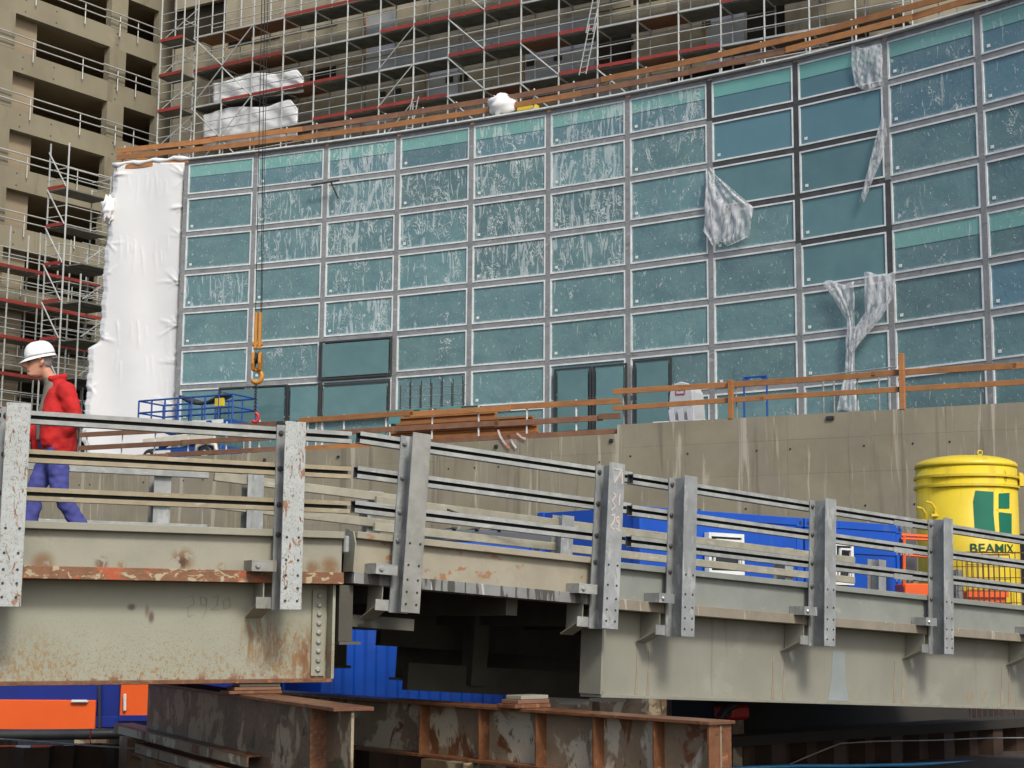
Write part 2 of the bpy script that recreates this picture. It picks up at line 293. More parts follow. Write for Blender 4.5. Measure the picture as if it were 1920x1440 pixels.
M['pipe_black'] = mat('black_drain_pipe', (0.045, 0.045, 0.043), (0.03, 0.03, 0.03), 3, 0.45, 0, 0, 8, 0)
M['hose_blue'] = mat('light_blue_hose', (0.05, 0.30, 0.55), (0.04, 0.24, 0.48), 3, 0.35, 0, 0, 8, 0)
M['shade_black'] = mat('under_span_shade', (0.014, 0.012, 0.010), (0.022, 0.018, 0.014), 1.0, 0.9)  # near-black that paints the deep shade under the right span
M['rail_far'] = mat('dusty_far_rail', (0.30, 0.28, 0.215), (0.23, 0.215, 0.165), 5, 0.55, 0.0, 0.05, 30, 0.08, [dict(c=(0.37, 0.36, 0.31), s=(5, 5, 20), t=.58, w=.1, a=.6)])
M['soil'] = mat('dark_wet_site_soil', (0.060, 0.046, 0.034), (0.035, 0.028, 0.022), 1.0, 0.8, 0, 0.5, 6, 0)
M['terrace'] = mat('terrace_concrete', (0.26, 0.235, 0.20), None, 0.6, 0.9, 0, 0.1, 6, 0)
M['white'] = mat('white_plastic', (0.70, 0.71, 0.70), (0.62, 0.63, 0.62), 2, 0.4, 0, 0, 8, 0)
M['glass_dark'] = mat('dark_window_glass', (0.03, 0.035, 0.038), None, 1, 0.08, 0, 0, 8, 0)
M['lift_blue'] = mat('blue_lift_paint', (0.015, 0.075, 0.30), (0.012, 0.06, 0.24), 2, 0.4, 0, 0, 8, 0)
M['cream'] = mat('cream_machine_paint', (0.60, 0.57, 0.47), (0.52, 0.49, 0.40), 2, 0.4, 0, 0, 8, 0)
M['teal_board'] = mat('teal_shutter_board', (0.10, 0.265, 0.265), (0.085, 0.225, 0.225), 1.5, 0.6, 0, 0, 8, 0)
M['dgreen_board'] = mat('dark_green_crate', (0.012, 0.075, 0.055), None, 1.5, 0.5, 0, 0, 8, 0)
M['hook'] = mat('orange_yellow_hook_paint', (0.50, 0.21, 0.018), (0.40, 0.16, 0.018), 3, 0.45, 0, 0.1, 10, 0, [dict(c=(0.05, 0.03, 0.02), s=(5, 5, 4), t=.60, w=.05, a=.9)])
M['cable'] = mat('black_steel_cable', (0.02, 0.02, 0.022), None, 3, 0.5, 0.3, 0, 8, 0)
M['red_paint'] = mat('red_paint', (0.50, 0.02, 0.015), (0.4, 0.018, 0.012), 3, 0.45, 0, 0, 8, 0)
M['chalk'] = mat('pale_chalk', (0.52, 0.43, 0.40), (0.42, 0.40, 0.36), 9, 0.9, 0, 0, 8, 0.1)
M['faint_chalk'] = mat('faint_chalk', (0.262, 0.256, 0.195), None, 9, 0.9)
M['mesh_rust'] = mat('rusty_wire_mesh', (0.10, 0.03, 0.012), None, 6, 0.7, 0, 0, 8, 0)
M['tape'] = mat('red_white_barrier_tape', (0.62, 0.60, 0.58), (0.55, 0.08, 0.04), 3.0, 0.5, 0, 0, 8, 0)
# person
M['skin'] = mat('skin', (0.53, 0.27, 0.18), (0.46, 0.22, 0.14), 9, 0.5, 0, 0.05, 40, 0)
M['lip'] = mat('lips', (0.34, 0.14, 0.10), None, 9, 0.5)
M['hair'] = mat('grey_hair', (0.24, 0.22, 0.20), (0.15, 0.14, 0.13), 30, 0.7, 0, 0.2, 60, 0)
M['jacket'] = mat('red_work_jacket', (0.46, 0.009, 0.008), (0.37, 0.008, 0.007), 5, 0.85, 0, 0.2, 14, 0)
M['sweater'] = mat('grey_olive_sweater', (0.21, 0.185, 0.145), (0.17, 0.15, 0.12), 8, 0.9, 0, 0.2, 60, 0)
M['trousers'] = mat('blue_work_trousers', (0.062, 0.070, 0.27), (0.048, 0.054, 0.215), 4, 0.9, 0, 0.2, 14, 0)
M['shoe'] = mat('black_work_boot', (0.02, 0.018, 0.016), None, 8, 0.6, 0, 0, 8, 0)
M['helmet'] = mat('white_safety_helmet', (0.82, 0.82, 0.81), (0.78, 0.78, 0.77), 4, 0.28, 0, 0, 8, 0)

def glass_mat(name, band=False):
    """coated glass behind protective film; object colour R = how wrinkled the film is, G = seed, B = blueness"""
    m = bpy.data.materials.new(name); m.use_nodes = True; nt = m.node_tree; N = nt.nodes; L = nt.links
    b = N['Principled BSDF']
    tc = N.new('ShaderNodeTexCoord'); oi = N.new('ShaderNodeObjectInfo')
    sp = N.new('ShaderNodeSeparateColor'); L.new(oi.outputs['Color'], sp.inputs[0])
    R, G, B = sp.outputs[0], sp.outputs[1], sp.outputs[2]
    cb = N.new('ShaderNodeCombineXYZ')
    for k in range(3): L.new(G, cb.inputs[k])
    vm = N.new('ShaderNodeVectorMath'); vm.operation = 'MULTIPLY_ADD'; L.new(cb.outputs[0], vm.inputs[0]); vm.inputs[1].default_value = (91, 57, 73); L.new(tc.outputs['Object'], vm.inputs[2])
    def noise(s, det=4, dist=0.0, rough=.6):
        v = N.new('ShaderNodeVectorMath'); v.operation = 'MULTIPLY'; v.inputs[1].default_value = s; L.new(vm.outputs[0], v.inputs[0])
        n = N.new('ShaderNodeTexNoise'); n.inputs['Scale'].default_value = 1; n.inputs['Detail'].default_value = det; n.inputs['Distortion'].default_value = dist; n.inputs['Roughness'].default_value = rough
        L.new(v.outputs[0], n.inputs['Vector']); return n.outputs[0]
    def mth(op, a, b_=None, c=None):
        x = N.new('ShaderNodeMath'); x.operation = op
        for k, q in enumerate((a, b_, c)):
            if q is None: continue
            if isinstance(q, (int, float)): x.inputs[k].default_value = q
            else: L.new(q, x.inputs[k])
        return x.outputs[0]
    def ss(src, a, b_, t0=0.0, t1=1.0):
        r = N.new('ShaderNodeMapRange'); r.interpolation_type = 'SMOOTHSTEP'
        for k, x in zip((0, 1, 2, 3, 4), (src, a, b_, t0, t1)):
            if isinstance(x, (int, float)): r.inputs[k].default_value = x
            else: L.new(x, r.inputs[k])
        return r.outputs[0]
    def mix(fac, a, b_):
        x = N.new('ShaderNodeMix'); x.data_type = 'RGBA'
        if isinstance(fac, (int, float)): x.inputs[0].default_value = fac
        else: L.new(fac, x.inputs[0])
        for k, q in ((6, a), (7, b_)):
            if isinstance(q, tuple): x.inputs[k].default_value = (*q, 1)
            else: L.new(q, x.inputs[k])
        return x.outputs[2]
    vr = mth('MULTIPLY_ADD', oi.outputs['Random'], .5, .80)
    if band: base = mix(ss(noise((1, 1, 1), 3), .3, .7), (0.155, 0.37, 0.335), (0.135, 0.33, 0.30))
    else:
        teal = mix(ss(noise((1.3, 1, 1.3), 3), .3, .7), (0.092, 0.182, 0.180), (0.066, 0.136, 0.146))
        base = mix(B, teal, (0.060, 0.150, 0.215))
        vv = N.new('ShaderNodeVectorMath'); vv.operation = 'SCALE'; L.new(base, vv.inputs[0]); L.new(vr, vv.inputs['Scale']); base = vv.outputs[0]
        clr = ss(R, .02, .1, 1, 0); base = mix(mth('MULTIPLY', clr, .35), base, (0.14, 0.24, 0.24))
    film_on = ss(R, .02, .1)
    # broad vertical folds
    st = noise((4.2, 1, .75), 5, 1.6); thr = mth('MULTIPLY_ADD', R, -.19, .70)
    fold = ss(st, thr, mth('ADD', thr, .05))
    # crease lines = contours of a warped noise
    cn = noise((2.6, 1, 1.7), 4, 2.2); d = mth('ABSOLUTE', mth('SUBTRACT', cn, .5)); line = ss(d, .005, .022, 1, 0)
    patch = ss(noise((1.5, 1, 1.1), 3, .5), mth('MULTIPLY_ADD', R, -.22, .66), mth('MULTIPLY_ADD', R, -.22, .74))
    line = mth('MULTIPLY', line, patch)
    # small flecks
    fl = ss(noise((13, 1, 8), 2, 1.0), .64, .71, 0, .5)
    # hazy edges of the film
    sx = N.new('ShaderNodeSeparateXYZ'); L.new(tc.outputs['Object'], sx.inputs[0])
    ez = ss(mth('ADD', sx.outputs[2], mth('MULTIPLY', noise((9, 1, 9), 3, 1), .22)), -.58, -.40, .75, 0)
    ex = ss(mth('ADD', mth('ABSOLUTE', sx.outputs[0]), mth('MULTIPLY', noise((6, 1, 6), 3, 1), -.16)), 1.22, 1.34, 0, .6)
    mask = mth('MAXIMUM', mth('MAXIMUM', mth('MULTIPLY', fold, .50), mth('MULTIPLY', line, .9)), mth('MAXIMUM', fl, mth('MAXIMUM', ez, ex)))
    mask = mth('MULTIPLY', mask, film_on)
    haze = mth('MULTIPLY', film_on, mth('MULTIPLY_ADD', noise((.9, 1, 1.4), 4, 1.0), .42, -.02))
    col = mix(haze, base, (0.30, 0.40, 0.385))
    col = mix(mask, col, (0.58, 0.63, 0.63))
    L.new(col, b.inputs['Base Color'])
    L.new(mth('MULTIPLY_ADD', film_on, .20, .08), b.inputs['Roughness'])
    b.inputs['Specular IOR Level'].default_value = .5
    bp = N.new('ShaderNodeBump'); bp.inputs['Distance'].default_value = .03; L.new(mth('MULTIPLY', film_on, .5), bp.inputs['Strength']); L.new(mth('ADD', cn, mask), bp.inputs['Height']); L.new(bp.outputs[0], b.inputs['Normal'])
    return m
M['glass'] = glass_mat('film_covered_glass'); M['glass_band'] = glass_mat('pale_spandrel_glass', True)
def film_mat():
    m = bpy.data.materials.new('loose_clear_film'); m.use_nodes = True; nt = m.node_tree; N = nt.nodes; L = nt.links
    b = N['Principled BSDF']; b.inputs['Base Color'].default_value = (.80, .81, .83, 1); b.inputs['Roughness'].default_value = .55; b.inputs['Specular IOR Level'].default_value = .3
    tr = N.new('ShaderNodeBsdfTransparent'); mx = N.new('ShaderNodeMixShader')
    tc = N.new('ShaderNodeTexCoord'); n = N.new('ShaderNodeTexNoise'); n.inputs['Scale'].default_value = 3.4; n.inputs['Detail'].default_value = 6; n.inputs['Distortion'].default_value = 1.5
    sv = N.new('ShaderNodeVectorMath'); sv.operation = 'MULTIPLY'; sv.inputs[1].default_value = (1.6, 1.6, .55); L.new(tc.outputs['Object'], sv.inputs[0]); L.new(sv.outputs[0], n.inputs['Vector'])
    r = N.new('ShaderNodeMapRange'); L.new(n.outputs[0], r.inputs[0])
    for k, x in zip((1, 2, 3, 4), (.36, .62, .14, .86)): r.inputs[k].default_value = x
    tl = N.new('ShaderNodeBsdfTranslucent'); tl.inputs['Color'].default_value = (.8, .82, .84, 1); m2 = N.new('ShaderNodeMixShader'); m2.inputs[0].default_value = .45; L.new(b.outputs[0], m2.inputs[1]); L.new(tl.outputs[0], m2.inputs[2])
    L.new(r.outputs[0], mx.inputs[0]); L.new(tr.outputs[0], mx.inputs[1]); L.new(m2.outputs[0], mx.inputs[2])
    L.new(mx.outputs[0], N['Material Output'].inputs['Surface']); return m
M['film'] = film_mat()
# ================================================================== SETTING
mb = MB(); mb.add([(-400, -60, 0), (400, -60, 0), (400, 700, 0), (-400, 700, 0)], [(0, 1, 2, 3)])
mb.obj('ground', M['soil'], kind='structure')
# ------------------------------------------------------------------ terrace + retaining wall
TZ = 7.4; TZL = 7.14
wa = math.radians(28.6); WD = V(math.cos(wa), -math.sin(wa), 0); WNm = V(-math.sin(wa), -math.cos(wa), 0)
WP = onz(1157, 813, TZL); WP.z = 0
def wpt(s, o, z): return WP + WD * s + WNm * o + V(0, 0, z)
mb = MB()
mb.hexa([wpt(-30, -.05, TZL - .5), wpt(0, -.05, TZL - .5), wpt(0, -30, TZL - .5), wpt(-30, -30, TZL - .5), wpt(-30, -.05, TZL - .02), wpt(0, -.05, TZL - .02), wpt(0, -30, TZL - .02), wpt(-30, -30, TZL - .02)])
mb.hexa([wpt(0.003, -.05, TZ - .5), wpt(26, -.05, TZ - .5), wpt(26, -30, TZ - .5), wpt(0.003, -30, TZ - .5), wpt(0.003, -.05, TZ - .02), wpt(26, -.05, TZ - .02), wpt(26, -30, TZ - .02), wpt(0.003, -30, TZ - .02)])
mb.obj('terrace', M['terrace'], kind='structure')
wall = thing('retaining_wall', 'long tan concrete retaining wall with white lime streaks below the terrace', 'wall', wpt(-4, 0, 0))
mb = MB(); mb.hexa([wpt(-26, -.03, 0), wpt(22, -.03, 0), wpt(22, -.5, 0), wpt(-26, -.5, 0), wpt(-26, -.03, TZL - .03), wpt(22, -.03, TZL - .03), wpt(22, -.5, TZL - .03), wpt(-26, -.5, TZL - .03)])
mb.obj('core', M['concrete_dark'], wall)
holes = MB(); rs = random.Random(3)
s = -26.0
while s < 21:
    wdt = rs.choice([.83, .83, .83, 1.25]) if s < 0 else rs.choice([1.3, 1.7, 2.1]); top = TZL if s < -.01 else TZ
    e = s + wdt
    if s < 0 < e: e = 0.0
    rows = [(top - .68, top - .004), (top - 1.62, top - .683), (top - 4.3, top - 1.623), (0, top - 4.303)]
    if s < 0: rows = [(top - .55, top - .004), (top - 2.4, top - .553), (top - 4.9, top - 2.403), (0, top - 4.903)]
    for k, (z0, z1) in enumerate(rows):
        g_ = rs.choice([.0018, .0018, .0035]); pr = rs.uniform(-.002, .002)
        m_ = MB(); m_.hexa([wpt(s + g_, pr, z0), wpt(e - g_, pr, z0), wpt(e - g_, -.03, z0), wpt(s + g_, -.03, z0), wpt(s + g_, pr, z1), wpt(e - g_, pr, z1), wpt(e - g_, -.03, z1), wpt(s + g_, -.03, z1)])
        m_.obj('panel', M['concrete_wall'], wall)
        if k > 0:
            for zz in ((z1 - .25,) if k % 2 else (z1 - .9,)):
                if rs.random() < .8: holes.lathe(wpt(s + rs.choice([.08, .42]), .004, zz), [(.032, 0), (.026, .008)], 7, WNm)
    s = e
holes.obj('tie_holes', M['black_rubber'], wall, kind='stuff')
# coping lamp and recess boxes on the wall face
for px, py, ww, hh in ((1557, 784, .22, .10), (931, 837, .12, .09), (1147, 826, .12, .09), (497, 862, .10, .09), (635, 856, .10, .05)):
    p = onpl(px, py, WP, WD); m_ = MB(); m_.box(p + WNm * .03, ww, .05, hh, WD); m_.obj('recess_box', M['black_rubber'], wall, bev=.008)

# ------------------------------------------------------------------ curtain wall
NODES = [(-12.36, 58.62), (-9.57, 57.52), (-6.82, 56.31), (-4.11, 55.03), (-1.47, 53.61), (1.16, 52.17), (3.71, 50.58), (6.18, 48.88), (8.6, 47.11), (10.88, 45.15), (13.0, 43.03), (15.0, 40.8), (16.8, 38.4)]
NODES = [V(a, b, 0) for a, b in NODES]
ZL = [z + EYE for z in (17.01, 15.68, 14.23, 12.76, 11.31, 9.86, 8.42, 7.03)] + [TZ + .05]
cw = thing('curtain_wall', 'curved teal glass curtain wall with white beads and wrinkled protective film', 'glass facade', (2, 52, TZL))
def coldir(i):
    d = (NODES[i + 1] - NODES[i]).normalized(); n = V(d.y, -d.x, 0); return d, n
# backing body
mb = MB(); nn = len(NODES)
inner = []
for i in range(nn):
    d, n = coldir(min(i, nn - 2)); inner.append(NODES[i] - n * .14)
for i in range(nn - 1):
    d, n = coldir(i); a, b = inner[i], inner[i + 1]; a2, b2 = a - n * 1.0, b - n * 1.0
    mb.hexa([a + V(0, 0, TZL - .3), b + V(0, 0, TZL - .3), b2 + V(0, 0, TZL - .3), a2 + V(0, 0, TZL - .3), a + V(0, 0, ZL[0] - .02), b + V(0, 0, ZL[0] - .02), b2 + V(0, 0, ZL[0] - .02), a2 + V(0, 0, ZL[0] - .02)])
mb.obj('backing', M['concrete_dark'], cw)
CLEAR = {(7, 0), (7, 1), (7, 2), (8, 0), (8, 1), (8, 2), (8, 3), (8, 4)}
pm = {}
def pane_mesh(w_, h_, kind):
    key = (round(w_, 2), round(h_, 2), kind)
    if key not in pm:
        m_ = MB(); t = .03
        if kind == 'pane': m_.box((0, 0, 0), w_, t, h_)
        elif kind == 'band': m_.box((0, -.022, h_ / 2 - h_ * .21), w_ - .003, .012, h_ * .42)
        elif kind == 'frame':
            b = .05
            for sx in (-1, 1): m_.box((sx * (w_ / 2 + b / 2), -.02, 0), b, .07, h_ + 2 * b)
            for sz in (-1, 1): m_.box((0, -.02, sz * (h_ / 2 + b / 2)), w_ - .002, .068, b)
        me = bpy.data.meshes.new(kind); me.from_pydata(m_.v, [], m_.f); me.update()
        me.materials.append({'pane': M['glass'], 'band': M['glass_band'], 'frame': M['frame_white']}[kind]); pm[key] = me
    return pm[key]
def put(name, me, parent, loc, rz, color=None):
    o = bpy.data.objects.new(name, me); COL.objects.link(o); o.parent = parent
    W_ = Matrix.Translation(loc) @ Matrix.Rotation(rz, 4, 'Z')
    L_ = wm(parent).inverted() @ W_
    o.matrix_local = L_; WM[o.name] = W_
    if color: o.color = color
    return o
rg = random.Random(11)
HEAVY = {0: [.25, .1, .1, .75, .15, .35, .2], 1: [.75, .8, .6, .12, .1, .5, .35], 2: [.9, .9, .95, .7, .85, .25, .4], 3: [.3, .75, .7, .6, .35, .15, .1], 4: [.8, .85, .75, .95, .15, .1, .15],
         5: [.8, .95, .9, .85, .3, .15, .1], 6: [.8, .6, .45, .3, .3, .25, .1], 7: [.1, 0, 0, .4, .15, .1, .1], 8: [.1, 0, 0, 0, 0, .15, .12], 9: [.3, .45, .2, .3, .2, .1, .15], 10: [.35, .3, .45, .35, .25, .15, .15], 11: [.3] * 7}
for i in range(len(NODES) - 1):
    d, n = coldir(i); L_ = (NODES[i + 1] - NODES[i]).length; c = (NODES[i] + NODES[i + 1]) / 2; rz = math.atan2(d.y, d.x)
    for j in range(8):
        z0, z1 = ZL[j + 1], ZL[j]; w_, h_ = L_ - .29, (z1 - z0) - .27
        hv = HEAVY.get(i, [.3] * 7); hv = hv[j] if j < 7 else .1
        if (i, j) in CLEAR: hv = 0.0
        blue = .12 + rg.uniform(0, .12)
        if i >= 9 and j < 2: blue = .75
        if i >= 10 and j in (5,): blue = .95
        if i in (7, 8) and j < 2: blue = .65
        if i < 9 and j == 0: blue = max(blue, .5)
        colr = (hv, rg.random(), blue, 1)
        p = put('pane', pane_mesh(w_, h_, 'pane'), cw, c - n * .05 + V(0, 0, (z0 + z1) / 2), rz, colr)
        put('frame', pane_mesh(w_, h_, 'frame'), p, c - n * .05 + V(0, 0, (z0 + z1) / 2), rz)
        if j == 0 or (i >= 9 and j == 4):
            put('spandrel_band', pane_mesh(w_, h_, 'band'), p, c - n * .05 + V(0, 0, (z0 + z1) / 2), rz, colr)
        if j < 7 and rg.random() < .8:       # small white spot painted as a reflection in the lower corner
            m_ = MB(); q = c + d * (-w_ / 2 + .17) + n * -.027 + V(0, 0, z0 + .13 + .17); m_.box(q, .10, .012, .09, d); m_.obj('reflection_spot', M['white'], p)
    # transoms
    for j in range(9):
        dark = (i, j) in {(7, 1), (7, 2), (7, 3), (8, 1), (8, 2), (8, 3), (8, 4)}
        m_ = MB(); m_.beam(NODES[i] + d * .095 - n * .045 + V(0, 0, ZL[j]), NODES[i + 1] - d * .095 - n * .045 + V(0, 0, ZL[j]), .06, .165)
        m_.obj('transom', M['mull_dark'] if dark else M['mull_grey'], cw)
        if j == 0:
            m_ = MB(); m_.beam(NODES[i] + n * .03 + V(0, 0, ZL[0] + .11), NODES[i + 1] + n * .03 + V(0, 0, ZL[0] + .11), .25, .05); m_.obj('coping', M['frame_white'], cw)
for i in range(len(NODES)):
    d, n = coldir(min(i, len(NODES) - 2))
    for j in range(8):
        dark = i == 8 and j < 4 or i == 9 and 3 <= j < 5 or i == 7 and j < 1
        m_ = MB(); m_.box(NODES[i] - n * .04 + V(0, 0, (ZL[j] + ZL[j + 1]) / 2), .185, .09, ZL[j] - ZL[j + 1] - .004, d)
        m_.obj('mullion', M['mull_dark'] if dark else M['mull_grey'], cw)
# black framed door and vent sashes standing proud of the grid
def sash(px0, py0, px1, py1, col, name='sash'):
    d, n = coldir(col); P = NODES[col] + n * .09
    a = onpl(px0, py0, P, d); b = onpl(px1, (py0 + py1) / 2, P, d)
    zb = onpl(px0, py1, P, d).z; zb = max(zb, TZ if col > 4 else TZL)
    zt = a.z; L_ = (b - a); L_.z = 0; e = L_.length; L_.normalize(); a = V(a.x, a.y, 0)
    m_ = MB(); t = .06
    m_.beam(a + V(0, 0, zb), a + V(0, 0, zt), t, t, d); m_.beam(a + L_ * e + V(0, 0, zb), a + L_ * e + V(0, 0, zt), t, t, d)
    m_.beam(a + L_ * (t / 2) + V(0, 0, zt - t / 2), a + L_ * (e - t / 2) + V(0, 0, zt - t / 2), t * .9, t); m_.beam(a + L_ * (t / 2) + V(0, 0, zb + t / 2), a + L_ * (e - t / 2) + V(0, 0, zb + t / 2), t * .9, t)
    o = m_.obj(name, M['black_frame'], cw)
    m_ = MB(); m_.box(a + L_ * e / 2 + V(0, 0, (zt + zb) / 2), e - .2, .02, zt - zb - .2, L_); g = m_.obj('glazing', M['glass'], o); g.color = (0, rg.random(), .1, 1)
for r_ in ((601, 641, 733, 713, 2), (603, 722, 729, 790, 2), (412, 727, 537, 800, 0), (541, 722, 600, 795, 1), (1041, 692, 1107, 815, 5), (1113, 686, 1174, 815, 5), (1189, 677, 1258, 815, 6)):
    sash(*r_)
# broken spar sticking out of the grid
d, n = coldir(2); m_ = MB(); m_.beam(onpl(584, 347, NODES[1] + n * .25, d), onpl(636, 338, NODES[1] + n * .25, d), .05, .06); m_.beam(onpl(620, 340, NODES[1] + n * .2, d), onpl(634, 372, NODES[1] + n * .2, d), .05, .05); m_.obj('loose_spar', M['black_frame'], cw)
# ------------------------------------------------------------------ flat roof behind the curtain wall
mb = MB()
back = [V(-40, 92, 0), V(60, 92, 0)]
ring = [p for p in inner]
top = ZL[0] - .6
vs = [p + V(0, 0, top) for p in ring] + [V(45, 75, top), V(-12, 88, top), V(-20.2, 88, top), V(inner[0].x - 2.6, inner[0].y + 2.0, top)]
vs2 = [v - V(0, 0, .4) for v in vs]; k = len(vs)
mb.add(vs + vs2, [tuple(range(k)), tuple(range(k, 2 * k))[::-1]] + [(a, (a + 1) % k, (a + 1) % k + k, a + k) for a in range(k)])
mb.obj('roof_slab', M['terrace'], kind='structure')
# ------------------------------------------------------------------ scaffolded tower behind
sa = math.radians(30.0); SD = V(math.cos(sa), -math.sin(sa), 0); SNm = V(-math.sin(sa), -math.cos(sa), 0)
SP = at(893, 97, 75.3); SZ = SP.z; SP.z = 0
def spt(s, o, z): return SP + SD * s + SNm * o + V(0, 0, z)
def spx(px, y, o=0):      # abscissa along the scaffold for a photo column
    lo, hi = -60, 80
    for _ in range(50):
        m_ = (lo + hi) / 2
        if proj(spt(m_, o, SZ))[0] < px: lo = m_
        else: hi = m_
    return lo
tower = thing('tower_building', 'tan concrete tower under construction behind the scaffolding', 'building', spt(0, -3, 0))
base = spt(0, 0, 0)
rt = random.Random(5); WO = -1.85; TL = spx(318, 0, WO)
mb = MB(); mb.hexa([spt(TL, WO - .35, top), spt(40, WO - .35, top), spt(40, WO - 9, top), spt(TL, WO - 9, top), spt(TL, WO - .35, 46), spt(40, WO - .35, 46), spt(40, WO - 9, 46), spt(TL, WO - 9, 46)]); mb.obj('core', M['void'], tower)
ROWZ = [top + .02 + 3.0 * k for k in range(10)]
GREY = [(660, 55, 850, 150), (880, 40, 1120, 120), (700, 215, 900, 260), (1070, 160, 1270, 240), (1330, 30, 1420, 130), (1420, 75, 1580, 130), (560, 250, 800, 300), (960, 140, 1100, 200)]
DARK = [(555, 105, 612, 160), (430, 60, 480, 120), (1290, 130, 1370, 165), (1570, 60, 1700, 100), (720, 165, 760, 200), (1180, 100, 1240, 130), (1620, 20, 1650, 70)]
s = TL
while s < 38:
    e = s + 1.93
    for zz in ROWZ:
        for (z0, z1) in ((zz, zz + .72), (zz + .74, zz + 2.98)):
            c = spt((s + e) / 2, WO, (z0 + z1) / 2); px, py = proj(c)
            kind = 'concrete_tower'
            if any(a < px < b_ and y0 < py < y1 for a, y0, b_, y1 in GREY): kind = 'insul'
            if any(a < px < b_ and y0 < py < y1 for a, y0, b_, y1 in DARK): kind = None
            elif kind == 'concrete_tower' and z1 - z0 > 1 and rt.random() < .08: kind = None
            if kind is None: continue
            pr = rt.uniform(-.04, .04) + (.06 if kind == 'insul' else 0)
            m_ = MB(); m_.hexa([spt(s + .01, WO + pr, z0), spt(e - .01, WO + pr, z0), spt(e - .01, WO - .3, z0), spt(s + .01, WO - .3, z0), spt(s + .01, WO + pr, z1), spt(e - .01, WO + pr, z1), spt(e - .01, WO - .3, z1), spt(s + .01, WO - .3, z1)])
            p_ = m_.obj('panel', M[kind], tower)
            if kind == 'insul' and z1 - z0 > 1:
                m_ = MB(); m_.beam(spt(s + .0, WO + pr + .05, z0), spt(s + .0, WO + pr + .05, z1), .09, .05, SD); m_.obj('batten', M['strip_orange'], p_)
    s = e
# small dark wall sockets with brackets
for px, py in ((716, 178), (745, 172), (843, 150), (870, 146), (995, 118), (1046, 108), (1180, 80), (1325, 46), (1438, 130), (1340, 190)):
    lo = onpl(px, py, spt(0, WO + .1, 0), SD); m_ = MB(); m_.box(lo, .42, .1, .3, SD); m_.obj('wall_socket', M['black_rubber'], tower)

# ------------------------------------------------------------------ main scaffold
main = thing('facade_scaffold', 'tall steel scaffold with red toe boards in front of the tan tower', 'scaffolding', spt(0, 0, top))
LV = [SZ + 2.0 * k for k in range(-5, 3)]
BAY = 2.07
ss_ = []; s = spx(360, 0)
while s < spx(1750, 0): ss_.append(s); s += BAY
for q, s in enumerate(ss_):
    m_ = MB(); m_.tube(spt(s, 0, top), spt(s, 0, LV[-1] + 3.2), .045, 6); m_.obj('standard', M['scaf'], main)
    m_ = MB(); m_.tube(spt(s, -1.4, top), spt(s, -1.4, LV[-1] + 3.2), .040, 6); m_.obj('standard', M['scaf'], main)
rd = random.Random(2)
RED = {(0, 7), (1, 7), (2, 7), (3, 7), (4, 6), (5, 6)}
for k, z in enumerate(LV):
    if k < 1: continue
    for q in range(len(ss_) - 1):
        a, b_ = ss_[q] + .05, ss_[q + 1] - .05
        pxm, pym = proj(spt((a + b_) / 2, 0, z))
        if pxm > 1900 or pym < -120: continue
        wood_ = (pxm < 560 and pym < 130) or rd.random() < .10
        m_ = MB()
        for t in range(4):
            o0 = -.03 - .34 * t
            m_.hexa([spt(a, o0, z - .06), spt(b_, o0, z - .06), spt(b_, o0 - .32, z - .06), spt(a, o0 - .32, z - .06), spt(a, o0, z), spt(b_, o0, z), spt(b_, o0 - .32, z), spt(a, o0 - .32, z)])
            if not wood_:
                for rb in (.05, .145, .24): m_.beam(spt(a, o0 - rb, z - .075), spt(b_, o0 - rb, z - .075), .03, .03)
        m_.obj('deck', M['scaf_wood'] if wood_ else M['scaf_deck'], main)
        m_ = MB(); m_.tube(spt(ss_[q], -.48, z - .1), spt(ss_[q], -.05, z - .1), .03, 5); m_.tube(spt(ss_[q], -1.4, z - .1), spt(ss_[q], -.5, z - .1), .03, 5); m_.obj('transom_tube', M['scaf'], main)
        # outer edge: toe board (red stretches as seen) or bare ledger
        if math.sin(q * .9 + k * 2.3) > -.25:
            m_ = MB(); m_.beam(spt(a, .045, z + .075), spt(b_, .045, z + .075), .03, .16); m_.obj('toe_board', M['toe_red'], main)
        else:
            m_ = MB(); m_.beam(spt(a, .045, z - .02), spt(b_, .045, z - .02), .03, .09); m_.obj('edge_channel', M['scaf'], main)
        for h_ in (.52, 1.02):
            m_ = MB(); m_.tube(spt(a, .02, z + h_), spt(b_, .02, z + h_), .028, 5); m_.obj('guard_rail', M['scaf'], main)
        for h_ in (.5, 1.0, 1.75):
            if rd.random() < .8: m_ = MB(); m_.tube(spt(a, -1.4, z + h_), spt(b_, -1.4, z + h_), .026, 5); m_.obj('inner_ledger', M['scaf'], main)
for q0, k0, dr in ((0, 3, 1), (0, 4, -1), (1, 3, -1), (1, 4, 1), (0, 5, 1), (1, 5, -1), (0, 6, -1), (1, 6, 1), (6, 3, 1), (6, 4, 1), (6, 5, 1), (8, 3, -1), (8, 4, -1), (8, 5, -1), (8, 6, -1), (10, 3, -1), (10, 4, -1), (12, 3, -1), (12, 2, -1), (14, 1, -1), (14, 2, -1), (15, 1, -1), (17, 1, -1), (17, 2, -1)):
    if q0 + 1 >= len(ss_): continue
    z0 = LV[k0]; a, b_ = (q0, q0 + 1) if dr > 0 else (q0 + 1, q0)
    m_ = MB(); m_.tube(spt(ss_[a], .07, z0 + .05), spt(ss_[b_], .07, z0 + 1.95), .034, 6); m_.obj('brace', M['scaf'], main)
